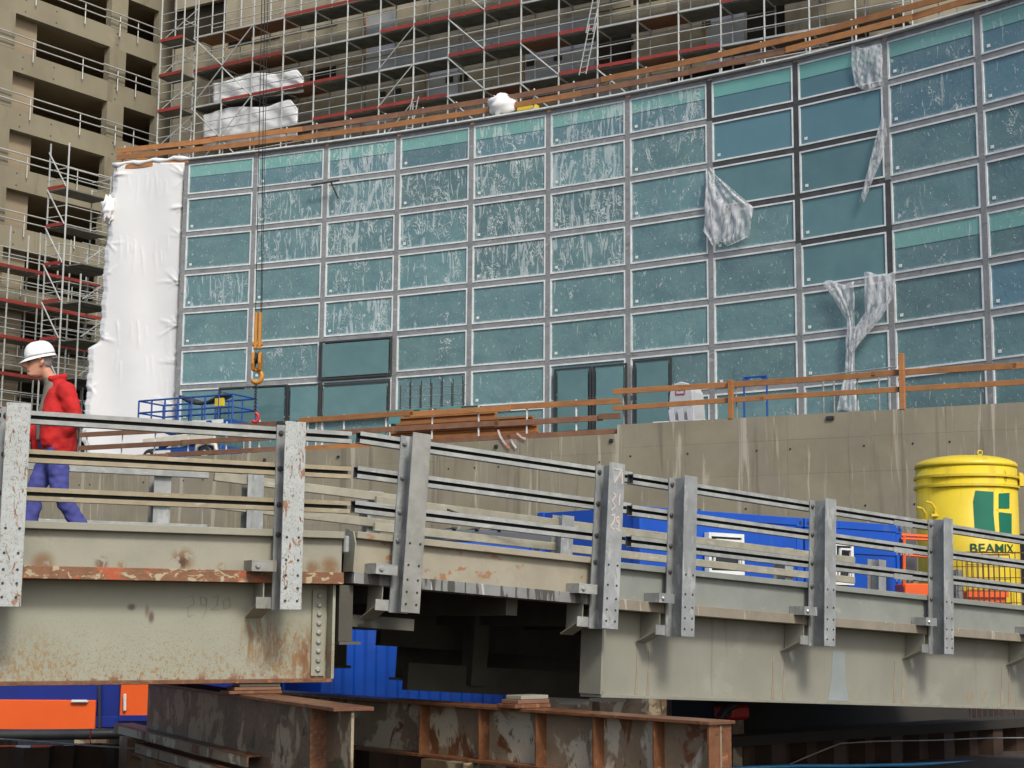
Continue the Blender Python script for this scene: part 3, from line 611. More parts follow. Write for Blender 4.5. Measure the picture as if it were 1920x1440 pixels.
# ladders between lifts
for px, py, k in ((572, 225, 2), (1105, 70, 4), (1118, 20, 5), (775, 100, 3)):
    s = spx(px, 0); z0 = LV[k] - .2; m_ = MB()
    for e in (-.18, .18): m_.tube(spt(s + e - .3, .12, z0), spt(s + e + .25, .12, z0 + 2.4), .03, 5)
    for t in range(9): m_.tube(spt(s - .18 - .3 + .06 * t, .12, z0 + .26 * t + .1), spt(s + .18 - .3 + .06 * t, .12, z0 + .26 * t + .1), .018, 4)
    m_.obj('ladder', M['scaf'], main)
# ------------------------------------------------------------------ slim scaffold tower at the corner
s0 = spx(297, 0, 1.2); s1 = spx(340, 0, 1.2)
slim = thing('scaffold_tower', 'slim scaffold stair tower with red boards at the left corner of the main scaffold', 'scaffolding', spt(s0, 0, top))
def so(s, o, z): return spt(s, o + 1.2, z)
for s in (s0, s1):
    for o in (0, -1.1):
        m_ = MB(); m_.tube(so(s, o, top), so(s, o, LV[-1] + 3), .045, 6); m_.obj('standard', M['scaf'], slim)
for k, z in enumerate(LV):
    z = z - .35
    m_ = MB(); m_.beam(so(s0, .05, z), so(s1, .05, z), .03, .17); m_.obj('toe_board', M['toe_red'], slim)
    m_ = MB(); m_.hexa([so(s0, 0, z - .12), so(s1, 0, z - .12), so(s1, -1.1, z - .12), so(s0, -1.1, z - .12), so(s0, 0, z - .06), so(s1, 0, z - .06), so(s1, -1.1, z - .06), so(s0, -1.1, z - .06)]); m_.obj('deck', M['scaf_deck'], slim)
    for h_ in (.5, 1.0, 1.5):
        m_ = MB(); m_.tube(so(s0, 0, z + h_), so(s1, 0, z + h_), .026, 5); m_.obj('guard_rail', M['scaf'], slim)
    m_ = MB(); m_.tube(so(s0, -1.1, z + 1.0), so(s1, -1.1, z + 1.0), .026, 5); m_.tube(so(s1, 0, z + .9), so(s1, -1.1, z + .9), .026, 5); m_.tube(so(s0, -.05, z), so(s1, -1.05, z + 1.9), .026, 5); m_.obj('stair_brace', M['scaf'], slim)
    m_ = MB(); m_.tube(so(s1, 0, z + .6), spt(ss_[0], 0, z + 1.3), .024, 5); m_.obj('link_tube', M['scaf'], slim)

# ------------------------------------------------------------------ concrete frame building, left
ba = math.radians(53); BD = V(math.cos(ba), math.sin(ba), 0); BN = V(BD.y, -BD.x, 0)
BP = at(240, 200, 88.0); BP.z = 0
def bpt(s, o, z): return BP + BD * s + BN * o + V(0, 0, z)
cb_ = thing('concrete_frame_building', 'bare tan concrete building shell with wide dark unglazed openings', 'building', bpt(-5, 0, 0))
def bs(px, py): p = onpl(px, py, BP, BD); return (V(p.x, p.y, 0) - BP).dot(BD), p.z
sA0, zA = bs(30, 24); sA1, _ = bs(206, 90); sB0, zB = bs(241, 0); sB1 = bs(299, 22)[0]
_, zA2 = bs(26, 132.5); ST = zA - zA2
_, zbot = bs(205, 151); OH = bs(206, 86)[1] - zbot
SL, SR = -22.0, sB1 + 7
ztop0 = zA
rb_ = random.Random(9)
for k in range(-2, 9):
    zt = ztop0 - ST * k; zb = zt - OH
    if zt < 6: break
    # spandrel above the opening
    m_ = MB(); m_.hexa([bpt(SL, 0, zt), bpt(SR, 0, zt), bpt(SR, -.45, zt), bpt(SL, -.45, zt), bpt(SL, 0, zt + ST - OH), bpt(SR, 0, zt + ST - OH), bpt(SR, -.45, zt + ST - OH), bpt(SL, -.45, zt + ST - OH)]); m_.obj('spandrel', M['concrete_tan'], cb_)
    m_ = MB(); m_.hexa([bpt(SL, -.46, zt + .35), bpt(SR, -.46, zt + .35), bpt(SR, -9, zt + .35), bpt(SL, -9, zt + .35), bpt(SL, -.46, zt + .65), bpt(SR, -.46, zt + .65), bpt(SR, -9, zt + .65), bpt(SL, -9, zt + .65)]); m_.obj('floor_slab', M['concrete_pale'], cb_)
    wid = sA1 - sA0
    piers = [(sA1, sB0), (sB1, SR - .01), (sA0 - (sB0 - sA1) - .9, sA0), (SL, sA0 - 8)]
    for a, b_ in piers:
        m_ = MB(); m_.hexa([bpt(a, .012, zb), bpt(b_, .012, zb), bpt(b_, -.45, zb), bpt(a, -.45, zb), bpt(a, .012, zt), bpt(b_, .012, zt), bpt(b_, -.45, zt), bpt(a, -.45, zt)]); m_.obj('pier', M['concrete_tan'], cb_)
    # pale cross wall just inside the left third of each opening
    if True:
        a = sA0 + .05; b_ = a + wid * .27
        m_ = MB(); m_.hexa([bpt(a, -.5, zb - .3), bpt(b_, -.5, zb - .3), bpt(b_, -.8, zb - .3), bpt(a, -.8, zb - .3), bpt(a, -.5, zt + .3), bpt(b_, -.5, zt + .3), bpt(b_, -.8, zt + .3), bpt(a, -.8, zt + .3)]); m_.obj('cross_wall', M['concrete_pale'], cb_)
    # twin guard rails and their posts
    for h_ in (.35, .78):
        m_ = MB(); m_.tube(bpt(SL, .16, zb + h_), bpt(sA1 - .5, .16, zb + h_), .042, 5); m_.obj('guard_rail', M['scaf'], cb_)
        m_ = MB(); m_.tube(bpt(sA1 - .55, .20, zb + h_ + .04), bpt(sB1, .20, zb + h_ + .04), .042, 5); m_.obj('guard_rail', M['scaf'], cb_)
    for a in (sA0 + wid * .18, sA0 + wid * .70, sA1 + .55, sB0 + .3 * (sB1 - sB0)):
        m_ = MB(); m_.tube(bpt(a, .13, zb - .45), bpt(a, .13, zb + .82), .032, 5); m_.obj('rail_post', M['scaf'], cb_)
    hm = MB()
    for a in (sA0 + .6, sA0 + 2.6, sA1 + .5):
        for zz in (zt + .25, zt + .9): hm.lathe(bpt(a, .001, zz), [(.05, 0), (.04, .01)], 6, BN)
    hm.obj('tie_holes', M['black_rubber'], cb_, kind='stuff')
m_ = MB(); m_.hexa([bpt(SL, -6, 4), bpt(SR, -6, 4), bpt(SR, -6.3, 4), bpt(SL, -6.3, 4), bpt(SL, -6, 50), bpt(SR, -6, 50), bpt(SR, -6.3, 50), bpt(SL, -6.3, 50)]); m_.obj('back_wall', M['concrete_tan'], cb_)
m_ = MB(); m_.hexa([bpt(SR, 0, 4), bpt(SR + .4, 0, 4), bpt(SR + .4, -9, 4), bpt(SR, -9, 4), bpt(SR, 0, 50), bpt(SR + .4, 0, 50), bpt(SR + .4, -9, 50), bpt(SR, -9, 50)]); m_.obj('end_wall', M['concrete_tan'], cb_)
# ------------------------------------------------------------------ scaffold along the lower left of that building + stair tower
ls = thing('low_scaffold', 'steel scaffold with long red toe boards along the lower left of the concrete shell', 'scaffolding', bpt(-6, 2, TZ))
LO = 2.0
sl = lambda px, py, o=LO: ((lambda p: ((V(p.x, p.y, 0) - BP).dot(BD), p.z))(onpl(px, py, bpt(0, o, 0), BD)))
zs = [sl(20, y)[1] for y in (503, 568, 636, 705, 772)]
s_a, s_b = sl(-60, 500)[0], sl(190, 560)[0]
posts_s = [sl(px, 560)[0] for px in (-40, 13, 70, 128, 182)]
for s in posts_s:
    for o in (LO, LO - 1.0):
        m_ = MB(); m_.tube(bpt(s, o, 5), bpt(s, o, zs[0] + 2.2), .045, 6); m_.obj('standard', M['scaf'], ls)
for z in zs:
    m_ = MB(); m_.beam(bpt(s_a, LO + .05, z + .08), bpt(s_b, LO + .05, z + .08), .03, .17); m_.obj('toe_board', M['toe_red'], ls)
    for q in range(len(posts_s) - 1):
        a, b_ = posts_s[q] + .03, posts_s[q + 1] - .03
        m_ = MB(); m_.hexa([bpt(a, LO, z - .06), bpt(b_, LO, z - .06), bpt(b_, LO - .95, z - .06), bpt(a, LO - .95, z - .06), bpt(a, LO, z), bpt(b_, LO, z), bpt(b_, LO - .95, z), bpt(a, LO - .95, z)]); m_.obj('deck', M['scaf_deck'], ls)
    for h_ in (.55, 1.05):
        m_ = MB(); m_.tube(bpt(s_a, LO + .02, z + h_), bpt(s_b, LO + .02, z + h_), .028, 5); m_.obj('guard_rail', M['scaf'], ls)
    m_ = MB(); m_.tube(bpt(s_a, LO - 1, z + 1.0), bpt(s_b, LO - 1, z + 1.0), .028, 5); m_.obj('inner_ledger', M['scaf'], ls)
# stair tower (two bays, faces the camera)
TP = at(84, 500, 76.0); TP.z = 0
TDr = SD; TNr = SNm
def tpt(s, o, z): return TP + TDr * s + TNr * o + V(0, 0, z)
def tz(y): return at(100, y, 76.0).z
st_ = thing('stair_scaffold', 'free standing scaffold tower with short red boards beside the white sheeting', 'scaffolding', tpt(0, 0, TZ))
wS, wL = 1.25, 2.0
zt_top = tz(275)
BDs = BD * 1.0
def t2(s, b_, z): return TP + TDr * s + BDs * b_ + V(0, 0, z)
for s, b_, yt in ((0, 0, 270), (wS, 0, 275), (wS, 2.6, 315), (0, 2.6, 335), (wS + .9, .25, 520), (wS + .9, 2.6, 420)):
    m_ = MB(); m_.tube(t2(s, b_, 4.5), t2(s, b_, tz(yt)), .045, 6); m_.obj('standard', M['scaf'], st_)
for k, y in enumerate((358, 428, 500, 570, 640, 712)):
    z = tz(y)
    m_ = MB(); m_.beam(t2(0, -.06, z + .09), t2(wS, -.06, z + .09), .03, .17); m_.obj('toe_board', M['toe_red'], st_)
    m_ = MB(); m_.hexa([t2(0, 0, z - .07), t2(wS, 0, z - .07), t2(wS, 2.6, z - .07), t2(0, 2.6, z - .07), t2(0, 0, z), t2(wS, 0, z), t2(wS, 2.6, z), t2(0, 2.6, z)]); m_.obj('deck', M['scaf_deck'], st_)
    if k > 1:
        m_ = MB(); m_.hexa([t2(wS + .02, .3, z - .05), t2(wS + .9, .3, z - .05), t2(wS + .9, 2.6, z - .05), t2(wS + .02, 2.6, z - .05), t2(wS + .02, .3, z + .02), t2(wS + .9, .3, z + .02), t2(wS + .9, 2.6, z + .02), t2(wS + .02, 2.6, z + .02)]); m_.obj('landing', M['scaf_deck'], st_)
        for h_ in (.5, 1.0):
            m_ = MB(); m_.tube(t2(wS + .9, .25, z + h_), t2(wS + .9, 2.6, z + h_), .028, 5); m_.obj('guard_rail', M['scaf'], st_)
    for h_ in (.5, 1.0):
        m_ = MB(); m_.tube(t2(0, 0, z + h_), t2(wS, 0, z + h_), .028, 5); m_.obj('guard_rail', M['scaf'], st_)
        m_ = MB(); m_.tube(t2(wS, 0, z + h_), t2(wS, 2.6, z + h_), .028, 5); m_.obj('guard_rail', M['scaf'], st_)
        m_ = MB(); m_.tube(t2(0, 2.6, z + h_), t2(wS, 2.6, z + h_), .026, 5); m_.obj('guard_rail', M['scaf'], st_)
    m_ = MB(); m_.tube(t2(0, -.08, z + 1.9), t2(wS, -.08, z + .05), .034, 6); m_.obj('brace', M['scaf'], st_)
    if k > 1:
        m_ = MB(); m_.tube(t2(wS + .9, .4, z + .1), t2(wS + .9, 2.5, z + 1.7), .026, 5); m_.obj('brace', M['scaf'], st_)
# ================================================================== SHEETING AND FILM
def fnoise(u, v, seed=0):
    r = 0
    for a, b, c, d in ((3.1, 5.3, 1.0, .5), (7.7, 2.9, 2.1, .3), (13.1, 11.7, .7, .2)):
        r += d * math.sin(a * u * 6.28 + c + seed) * math.cos(b * v * 6.28 + 2 * c + seed * 1.7)
    return r
def lerp_tab(tab, y):
    for (y0, x0), (y1, x1) in zip(tab, tab[1:]):
        if y0 <= y <= y1: return x0 + (x1 - x0) * (y - y0) / (y1 - y0)
    return tab[-1][1] if y > tab[-1][0] else tab[0][1]
LE = [(305, 214), (340, 212), (380, 206), (395, 199), (410, 203), (440, 202), (480, 195), (560, 191), (640, 186), (652, 166), (700, 164), (760, 160), (800, 157), (825, 152), (838, 158), (862, 158)]
RE = [(305, 352), (360, 348), (430, 343), (433, 346), (440, 342), (505, 341), (512, 343), (520, 340), (580, 338), (588, 341), (595, 337), (655, 335), (660, 338), (668, 334), (728, 333), (735, 336), (742, 332), (862, 326)]
rq = random.Random(21); CR = []
for side, tab in ((0, LE), (1, RE)):
    yl = 330.0
    while yl < 850:
        for k in range(rq.randint(2, 6)):
            ang = rq.uniform(-.9, .9); ln = rq.uniform(16, 46) * (.7 if side == 0 else 1.0)
            CR.append((lerp_tab(tab, yl) + (4 if side == 0 else -4), yl + rq.uniform(-5, 5), (1 if side == 0 else -1) * math.cos(ang), math.sin(ang), ln, rq.uniform(1.6, 3.4), rq.uniform(.02, .055)))
        yl += rq.uniform(50, 92) if side else rq.uniform(60, 130)
for k in range(46):       # short slack wrinkles hanging in the middle
    CR.append((rq.uniform(215, 325), rq.choice([rq.uniform(440, 480), rq.uniform(590, 650), rq.uniform(315, 345), rq.uniform(640, 830)]), rq.uniform(-.12, .12), 1.0, rq.uniform(18, 55), rq.uniform(1.5, 3.0), rq.uniform(.008, .02)))
def tarp_pt(u, v):
    y = 305 + (862 - 305) * v
    xl, xr = lerp_tab(LE, y), lerp_tab(RE, y)
    xl += 1.3 * math.sin(y * .13) + .8 * math.sin(y * .37 + 1) + .5 * math.sin(y * .91)
    x = xl + (xr - xl) * u
    Y = 60.1 - 1.15 * (x - 195) / 150
    for cx_, cy_, dx, dy, ln, wd, am in CR:
        if abs(y - cy_) > ln + 8 or abs(x - cx_) > ln + 8: continue
        t_ = ((x - cx_) * dx + (y - cy_) * dy) / ln
        if t_ < -.1 or t_ > 1: continue
        e_ = (x - cx_) * -dy + (y - cy_) * dx
        Y -= am * math.exp(-(e_ / (wd * (.5 + t_))) ** 2) * (1 - max(0, t_)) ** .7
    Y += .05 * math.sin(y * .013 + x * .02) + .03 * math.sin(x * .06 - y * .006)
    if u < .06: Y += (.06 - u) * 2
    if u > .95: Y += (u - .95) * 3
    return at(x, y, Y)
tp = thing('white_sheeting', 'tall white plastic sheeting hung over the left end of the glass facade', 'tarp', at(250, 862, 59.6))
mb = MB(); mb.grid(tarp_pt, 84, 240)
sheet = mb.obj('sheet', M['tarp'], tp, smooth=True)
md = sheet.modifiers.new('thick', 'SOLIDIFY'); md.thickness = .02
# bunched knot on the upper left edge, and a hem along the top
mb = MB()
def knot(u, v):
    a = u * 6.283; t = v * math.pi
    r = .42 * (1 + .25 * math.sin(5 * a + 3 * t) + .18 * math.sin(9 * t + a))
    c = at(203, 392, 59.9)
    return c + V(r * .55 * math.sin(t) * math.cos(a), r * .5 * math.sin(t) * math.sin(a), r * 1.1 * math.cos(t))
mb.grid(knot, 22, 14); mb.obj('knot', M['tarp'], tp, smooth=True)
mb = MB(); mb.path([at(212 + 12.8 * k, 309 - 1.2 * k + 2 * math.sin(k * 1.9), 60.05 - .105 * k) for k in range(12)], [.09 + .03 * math.sin(k * 2.1) for k in range(12)], 8); mb.obj('rolled_hem', M['tarp'], tp, smooth=True)
# building end behind the sheeting
mb = MB(); P0 = NODES[0]; d0, n0 = coldir(0); e0 = P0 - d0 * 3.6
mb.hexa([e0 - n0 * .9 + V(0, 0, TZL), P0 - d0 * .15 - n0 * .9 + V(0, 0, TZL), P0 - d0 * .15 - n0 * 4 + V(0, 0, TZL), e0 - n0 * 4 + V(0, 0, TZL), e0 - n0 * .9 + V(0, 0, ZL[0]), P0 - d0 * .15 - n0 * .9 + V(0, 0, ZL[0]), P0 - d0 * .15 - n0 * 4 + V(0, 0, ZL[0]), e0 - n0 * 4 + V(0, 0, ZL[0])])
mb.obj('end_block', M['concrete_dark'], cw)

def film_piece(name, label, col, tabL, tabR, y0, y1, off, nu=30, nv=40, amp=.12, seed=0, mt='film'):
    d, n = coldir(col); P = NODES[col] + n * off
    def fn(u, v):
        y = y0 + (y1 - y0) * v; xl, xr = lerp_tab(tabL, y), lerp_tab(tabR, y); x = xl + (xr - xl) * u
        p = onpl(x, y + 4 * math.sin(u * 7 + seed), P, d)
        f_ = amp * (math.sin(u * 23 + 3 * math.sin(v * 4 + seed)) * .45 + math.sin(u * 9 - v * 6 + seed * 2) * .3 + .5 * fnoise(u, v, seed))
        return p + n * (f_ + amp)
    mb = MB(); mb.grid(fn, nu, nv); o = mb.obj(name, M[mt], None, smooth=True)
    c = fn(.5, .5)
    md = o.modifiers.new('thick', 'SOLIDIFY'); md.thickness = .01
    tag(o, label, 'plastic film'); return o
film_piece('torn_film', 'crumpled clear film bunched over one pane corner left of the bare panes', 7, [(320, 1328), (400, 1322), (430, 1320), (458, 1338)], [(320, 1338), (385, 1414), (440, 1408), (458, 1368)], 320, 458, .12, amp=.06, seed=1)
film_piece('torn_film', 'thin twisted strip of film trailing down the mullion near the top right', 8, [(225, 1652), (300, 1632), (376, 1613)], [(225, 1662), (250, 1664), (300, 1654), (376, 1622)], 222, 376, .12, nu=10, amp=.04, seed=2)
film_piece('torn_film', 'left tail of the torn hanging film, dangling in a narrow white rope to the terrace', 8, [(532, 1542), (545, 1555), (600, 1588), (700, 1586), (735, 1578), (772, 1570)], [(532, 1602), (560, 1604), (600, 1604), (700, 1604), (735, 1606), (772, 1614)], 530, 772, .14, nu=14, amp=.04, seed=3)
film_piece('torn_film', 'broad triangular flap of torn film hanging right of the dangling film rope', 8, [(516, 1622), (590, 1622), (620, 1604), (662, 1596)], [(516, 1680), (560, 1676), (600, 1654), (662, 1600)], 514, 664, .2, amp=.035, seed=4)
film_piece('torn_film', 'half detached film over the right part of a top row pane', 8, [(90, 1597), (130, 1598), (165, 1604)], [(90, 1655), (130, 1655), (165, 1658)], 88, 166, .03, amp=.03, seed=5)

# ================================================================== TIMBER GUARD RAILS
def rail_thing(name, label, pts, zoffs, post_h, sp, wmat=('wood',), post_mat='white_steel', plank_h=.15, outer=.0, post_r=.03, skip=()):
    t = thing(name, label, 'railing', pts[0]); rr = random.Random(len(label))
    cum = [0]
    for a, b in zip(pts, pts[1:]): cum.append(cum[-1] + (b - a).length)
    def pos(s):
        for k in range(len(pts) - 1):
            if s <= cum[k + 1] + 1e-6: return pts[k] + (pts[k + 1] - pts[k]) * ((s - cum[k]) / (cum[k + 1] - cum[k])), (pts[k + 1] - pts[k]).normalized()
        return pts[-1], (pts[-1] - pts[-2]).normalized()
    s = .3
    while s < cum[-1]:
        p, d = pos(s); m_ = MB(); lean = V(rr.uniform(-.03, .03), 0, 0); m_.tube(p + V(0, 0, -.05), p + lean + V(0, 0, post_h), post_r, 6); m_.obj('post', M[post_mat], t); s += sp * rr.uniform(.9, 1.1)
    for zi, zo in enumerate(zoffs):
        s = 0
        while s < cum[-1] - .2:
            L_ = min(rr.uniform(3.4, 4.6), cum[-1] - s); a, _ = pos(s); b, _ = pos(s + L_)
            n = (b - a).normalized().cross(Z) * .05
            j0, j1 = rr.uniform(-.025, .025), rr.uniform(-.025, .025)
            ph = plank_h * (1 if zi else .9)
            o_ = n * (.0 if int(s) % 2 else .9)
            m_ = MB(); m_.beam(a + n + o_ + V(0, 0, zo + j0), b + n + o_ + (b - a).normalized() * .12 + V(0, 0, zo + j1), .035, ph); m_.obj('plank', M[rr.choice(wmat)], t, bev=.006); s += L_
    return t
rpts = []
for i in range(len(NODES)):
    d, n = coldir(min(i, len(NODES) - 2)); rpts.append(NODES[i] - n * .35 + V(0, 0, ZL[0] + .12))
d0, n0 = coldir(0); rpts = [rpts[0] - d0 * 3.3 + n0 * .1 + V(0, 0, 0)] + rpts
rail_thing('roof_guard_rail', 'orange timber guard rail on white posts along the top of the glass facade', rpts, (.04, .43, .74), .92, 1.45, ('wood', 'wood', 'wood_brown'), 'white_steel', .20)
# return of that rail at the far left
a = rpts[0]; rail_thing('roof_guard_rail', 'short return of timber rail at the left roof corner above the sheeting', [a + V(.05, .2, 0), a + V(2.8, 4.5, 0)], (.05, .43, .72), .8, 1.6, ('wood',), 'white_steel', .17)
# terrace rails on the retaining wall
def wl(px, py, o=-.12): p = onpl(px, py, wpt(0, o, 0), WD); return (V(p.x, p.y, 0) - wpt(0, o, 0)).dot(WD), p.z
def wrail(name, label, px0, px1, zb, zoffs, ph, sp, **k):
    s0, s1 = wl(px0, 800)[0], wl(px1, 800)[0]
    return rail_thing(name, label, [wpt(s0, -.2, zb), wpt((s0 + s1) / 2, -.2, zb), wpt(s1, -.2, zb)], zoffs, ph, sp, **k)
wrail('terrace_guard_rail', 'brown timber rail on white posts in front of the blue work platform', 150, 512, TZL, (.10, .48, .95), 1.12, 1.5, wmat=('wood_brown',), plank_h=.17)
wrail('terrace_guard_rail', 'timber rail on leaning white posts before the stacked orange formwork', 560, 1157, TZL, (.08, .52, .98), 1.1, 1.55, wmat=('wood_brown', 'wood'), plank_h=.17)
wrail('terrace_guard_rail', 'two plank orange timber rail along the right terrace edge', 1150, 1930, TZ, (.52, .98), 1.0, 3.4, wmat=('wood',), plank_h=.16, post_mat='galv', post_r=.02)
for px, py0, py1, lb in ((1370, 712, 781, 'stout orange timber post left of the blue frame on the terrace edge'), (1690, 663, 764, 'tall orange timber post standing above the right terrace rail')):
    s_, z1 = wl(px, py0, -.05); _, z0 = wl(px, py1, -.05)
    mb = MB(); mb.beam(wpt(s_, -.05, TZ - .02), wpt(s_, -.05, z1), .14, .14, WD); o = mb.obj('timber_post', M['wood'], None, bev=.01); tag(o, lb, 'post')

# ================================================================== TERRACE OBJECTS
def tpos(px, py, z): p = onz(px, py, z); return p
def loc(px, o, z):        # point on the terrace: photo column px, o metres behind the wall face
    s = wl(px, 800, -o)[0]; return wpt(s, -o, z)
# --- stacked orange formwork at the wall edge
stk = 0
for k, (px0, px1, z0, hh, o) in enumerate(((742, 1010, .02, .26, .75), (735, 1008, .29, .24, .85), (745, 1000, .55, .22, .72), (752, 930, .78, .20, .8), (738, 905, .30, .22, 1.4), (745, 985, .02, .26, 1.5))):
    s0, s1 = wl(px0, 800, -o)[0], wl(px1, 800, -o)[0]
    t = thing('formwork_girder', ('bottom front', 'second front', 'third front', 'topmost', 'second rear', 'bottom rear')[k] + ' orange timber formwork girder in the stack behind the middle rail', 'formwork', wpt((s0 + s1) / 2, -o, TZL + z0), group='stacked orange formwork girders')
    for zz, h_, wd_ in ((z0 + .03, .06, .2), (z0 + hh - .03, .06, .2)):
        m_ = MB(); m_.beam(wpt(s0, -o, TZL + zz), wpt(s1, -o, TZL + zz), wd_, h_); m_.obj('flange', M['wood'], t)
    m_ = MB(); m_.beam(wpt(s0, -o, TZL + z0 + hh / 2), wpt(s1, -o, TZL + z0 + hh / 2), .07, hh - .122); m_.obj('web', M['wood'], t)
# --- teal shutter bin with rebar cage
p0, p1 = loc(729, 1.7, TZL + .85), loc(868, 1.7, TZL + .85)
bx = thing('shutter_box', 'teal shuttering box raised behind the stacked formwork', 'box', (p0 + p1) / 2 - V(0, 0, .85))
L_ = (p1 - p0).length; cc = (p0 + p1) / 2
for o_, nm in ((0, 'front_board'), (-.9, 'rear_board')):
    m_ = MB(); m_.box(cc + WNm * o_ + V(0, 0, .3), L_, .04, .45, WD); m_.obj(nm, M['teal_board'], bx)
for e in (-1, 1):
    m_ = MB(); m_.box(cc + WD * e * (L_ / 2 - .02) - WNm * .45 + V(0, 0, .3), .04, .84, .45, WD); m_.obj('end_board', M['teal_board'], bx)
m_ = MB(); m_.box(cc - WNm * .45 + V(0, 0, -.4), L_ - .1, .8, .92, WD); m_.obj('base_crate', M['dgreen_board'], bx)
for e in (-.25, .1): m_ = MB(); m_.box(cc + WD * L_ * e + WNm * .035 + V(0, 0, .42), .28, .03, .14, WD); m_.obj('bracket', M['wood_brown'], bx)
m_ = MB(); m_.box(cc + WD * L_ * -.18 + WNm * .028 + V(0, 0, .28), .6, .012, .40, WD); m_.obj('dark_patch_board', M['dgreen_board'], bx)
cg = thing('rebar_cage', 'upright cage of thin steel bars standing in the teal shuttering box', 'rebar', cc + V(0, 0, .1))
for q in range(13):
    s_ = -L_ / 2 + .3 + q * (L_ - .4) / 12; m_ = MB(); m_.tube(cc + WD * s_ - WNm * (.2 + .25 * (q % 2)) + V(0, 0, .1), cc + WD * s_ - WNm * (.2 + .25 * (q % 2)) + V(0, 0, 1.35 + .2 * ((q * 7) % 3) / 2), .018, 5); m_.obj('bar', M['black_rubber'], cg)
for zz in (.62, .95, 1.22):
    m_ = MB(); m_.tube(cc - WD * (L_ / 2 - .25) - WNm * .22 + V(0, 0, zz), cc + WD * (L_ / 2 - .05) - WNm * .22 + V(0, 0, zz), .014, 5); m_.obj('cross_bar', M['galv'], cg)
cr0 = loc(887, 1.7, TZL + .92); cr = thing('plastic_crate', 'dark green crate at the right end of the teal box', 'crate', cr0)
m_ = MB(); m_.box(cr0 + V(0, 0, .2), .62, .5, .4, WD); m_.obj('body', M['dgreen_board'], cr, bev=.02)
m_ = MB(); m_.box(cr0 + WNm * .26 + V(0, 0, .24), .4, .02, .18, WD); m_.obj('panel', M['teal_board'], cr)
m_ = MB(); m_.box(cr0 - V(0, 0, .46), .56, .44, .9, WD); m_.obj('stand', M['wood_brown'], cr)
# --- blue goal frame
f0, f1 = loc(1396, 1.0, TZ), loc(1439, 1.0, TZ)
bf = thing('blue_frame', 'thin blue steel goal frame standing behind the right terrace rail', 'frame', (f0 + f1) / 2)
zt = onpl(1396, 708, f0, WD).z
for p in (f0, f1): m_ = MB(); m_.tube(p, V(p.x, p.y, zt), .03, 6); m_.obj('upright', M['lift_blue'], bf)
m_ = MB(); m_.tube(V(f0.x, f0.y, zt), V(f1.x, f1.y, zt), .03, 6); m_.obj('crossbar', M['lift_blue'], bf)
for p, e in ((f0, 1), (f1, -1)):
    q = V(p.x, p.y, zt); m_ = MB(); m_.add([q + WD * .04 * e, q + WD * .2 * e, q + WD * .04 * e - V(0, 0, .2), q + WD * .04 * e + WNm * .01, q + WD * .2 * e + WNm * .01, q + WD * .04 * e - V(0, 0, .2) + WNm * .01], [(0, 1, 2), (3, 5, 4), (0, 3, 4, 1), (1, 4, 5, 2), (2, 5, 3, 0)]); m_.obj('gusset', M['lift_blue'], bf)
# --- pale grey covered machine with a red heart shaped mark
gm0 = loc(1288, 1.6, TZ); gt = onpl(1288, 719, gm0, WD).z - TZ
gm = thing('covered_machine', 'pale grey hooded machine with small red mark behind the rail right of the doors', 'machine', gm0)
prof = [(-.50, 0), (.50, 0), (.50, .42), (.44, gt * .78), (.28, gt * .95), (.0, gt), (-.28, gt * .95), (-.44, gt * .78), (-.50, .42)]
m_ = MB(); m_.loft([[gm0 + WD * x * .8 + WNm * o_ + V(0, 0, z) for x, z in prof] for o_ in (-.45, -.4, .4, .45)]); m_.obj('hood', M['insul'], gm, bev=.03)
for q in range(3): m_ = MB(); m_.beam(gm0 + WD * (-.3 + .28 * q) + WNm * .48 + V(0, 0, .5), gm0 + WD * (-.12 + .28 * q) + WNm * .75 + V(0, 0, .03), .16, .03, WNm); m_.obj('chute', M['insul'], gm)
m_ = MB(); m_.path([gm0 + WNm * .47 + WD * x + V(0, 0, gt * .72 + z) for x, z in ((-.14, 0), (-.14, .12), (-.06, .16), (0, .11), (.06, .16), (.14, .12), (.14, 0), (-.14, 0))], .014, 5); m_.obj('red_mark', M['red_paint'], gm)
m_ = MB(); m_.box(gm0 + WNm * .5 + V(0, 0, .08), 1.6, .3, .14, WD); m_.obj('skid', M['white'], gm)
# --- trestle of thin tubes at right
tr0 = loc(1545, 1.3, TZ); trs = thing('tube_trestle', 'low trestle of thin grey tubes behind the right rail near the film tail', 'trestle', tr0)
za = onpl(1545, 705, tr0, WD).z
for px in (1545, 1565, 1650, 1668): p = loc(px, 1.3, TZ); m_ = MB(); m_.tube(p, V(p.x, p.y, za), .025, 6); m_.obj('leg', M['galv'], trs)
for dz in (0, -.55): a_, b_ = loc(1522, 1.3, za + dz), loc(1684, 1.3, za + dz + .12); m_ = MB(); m_.tube(a_, b_, .022, 6); m_.obj('tube', M['galv'], trs)
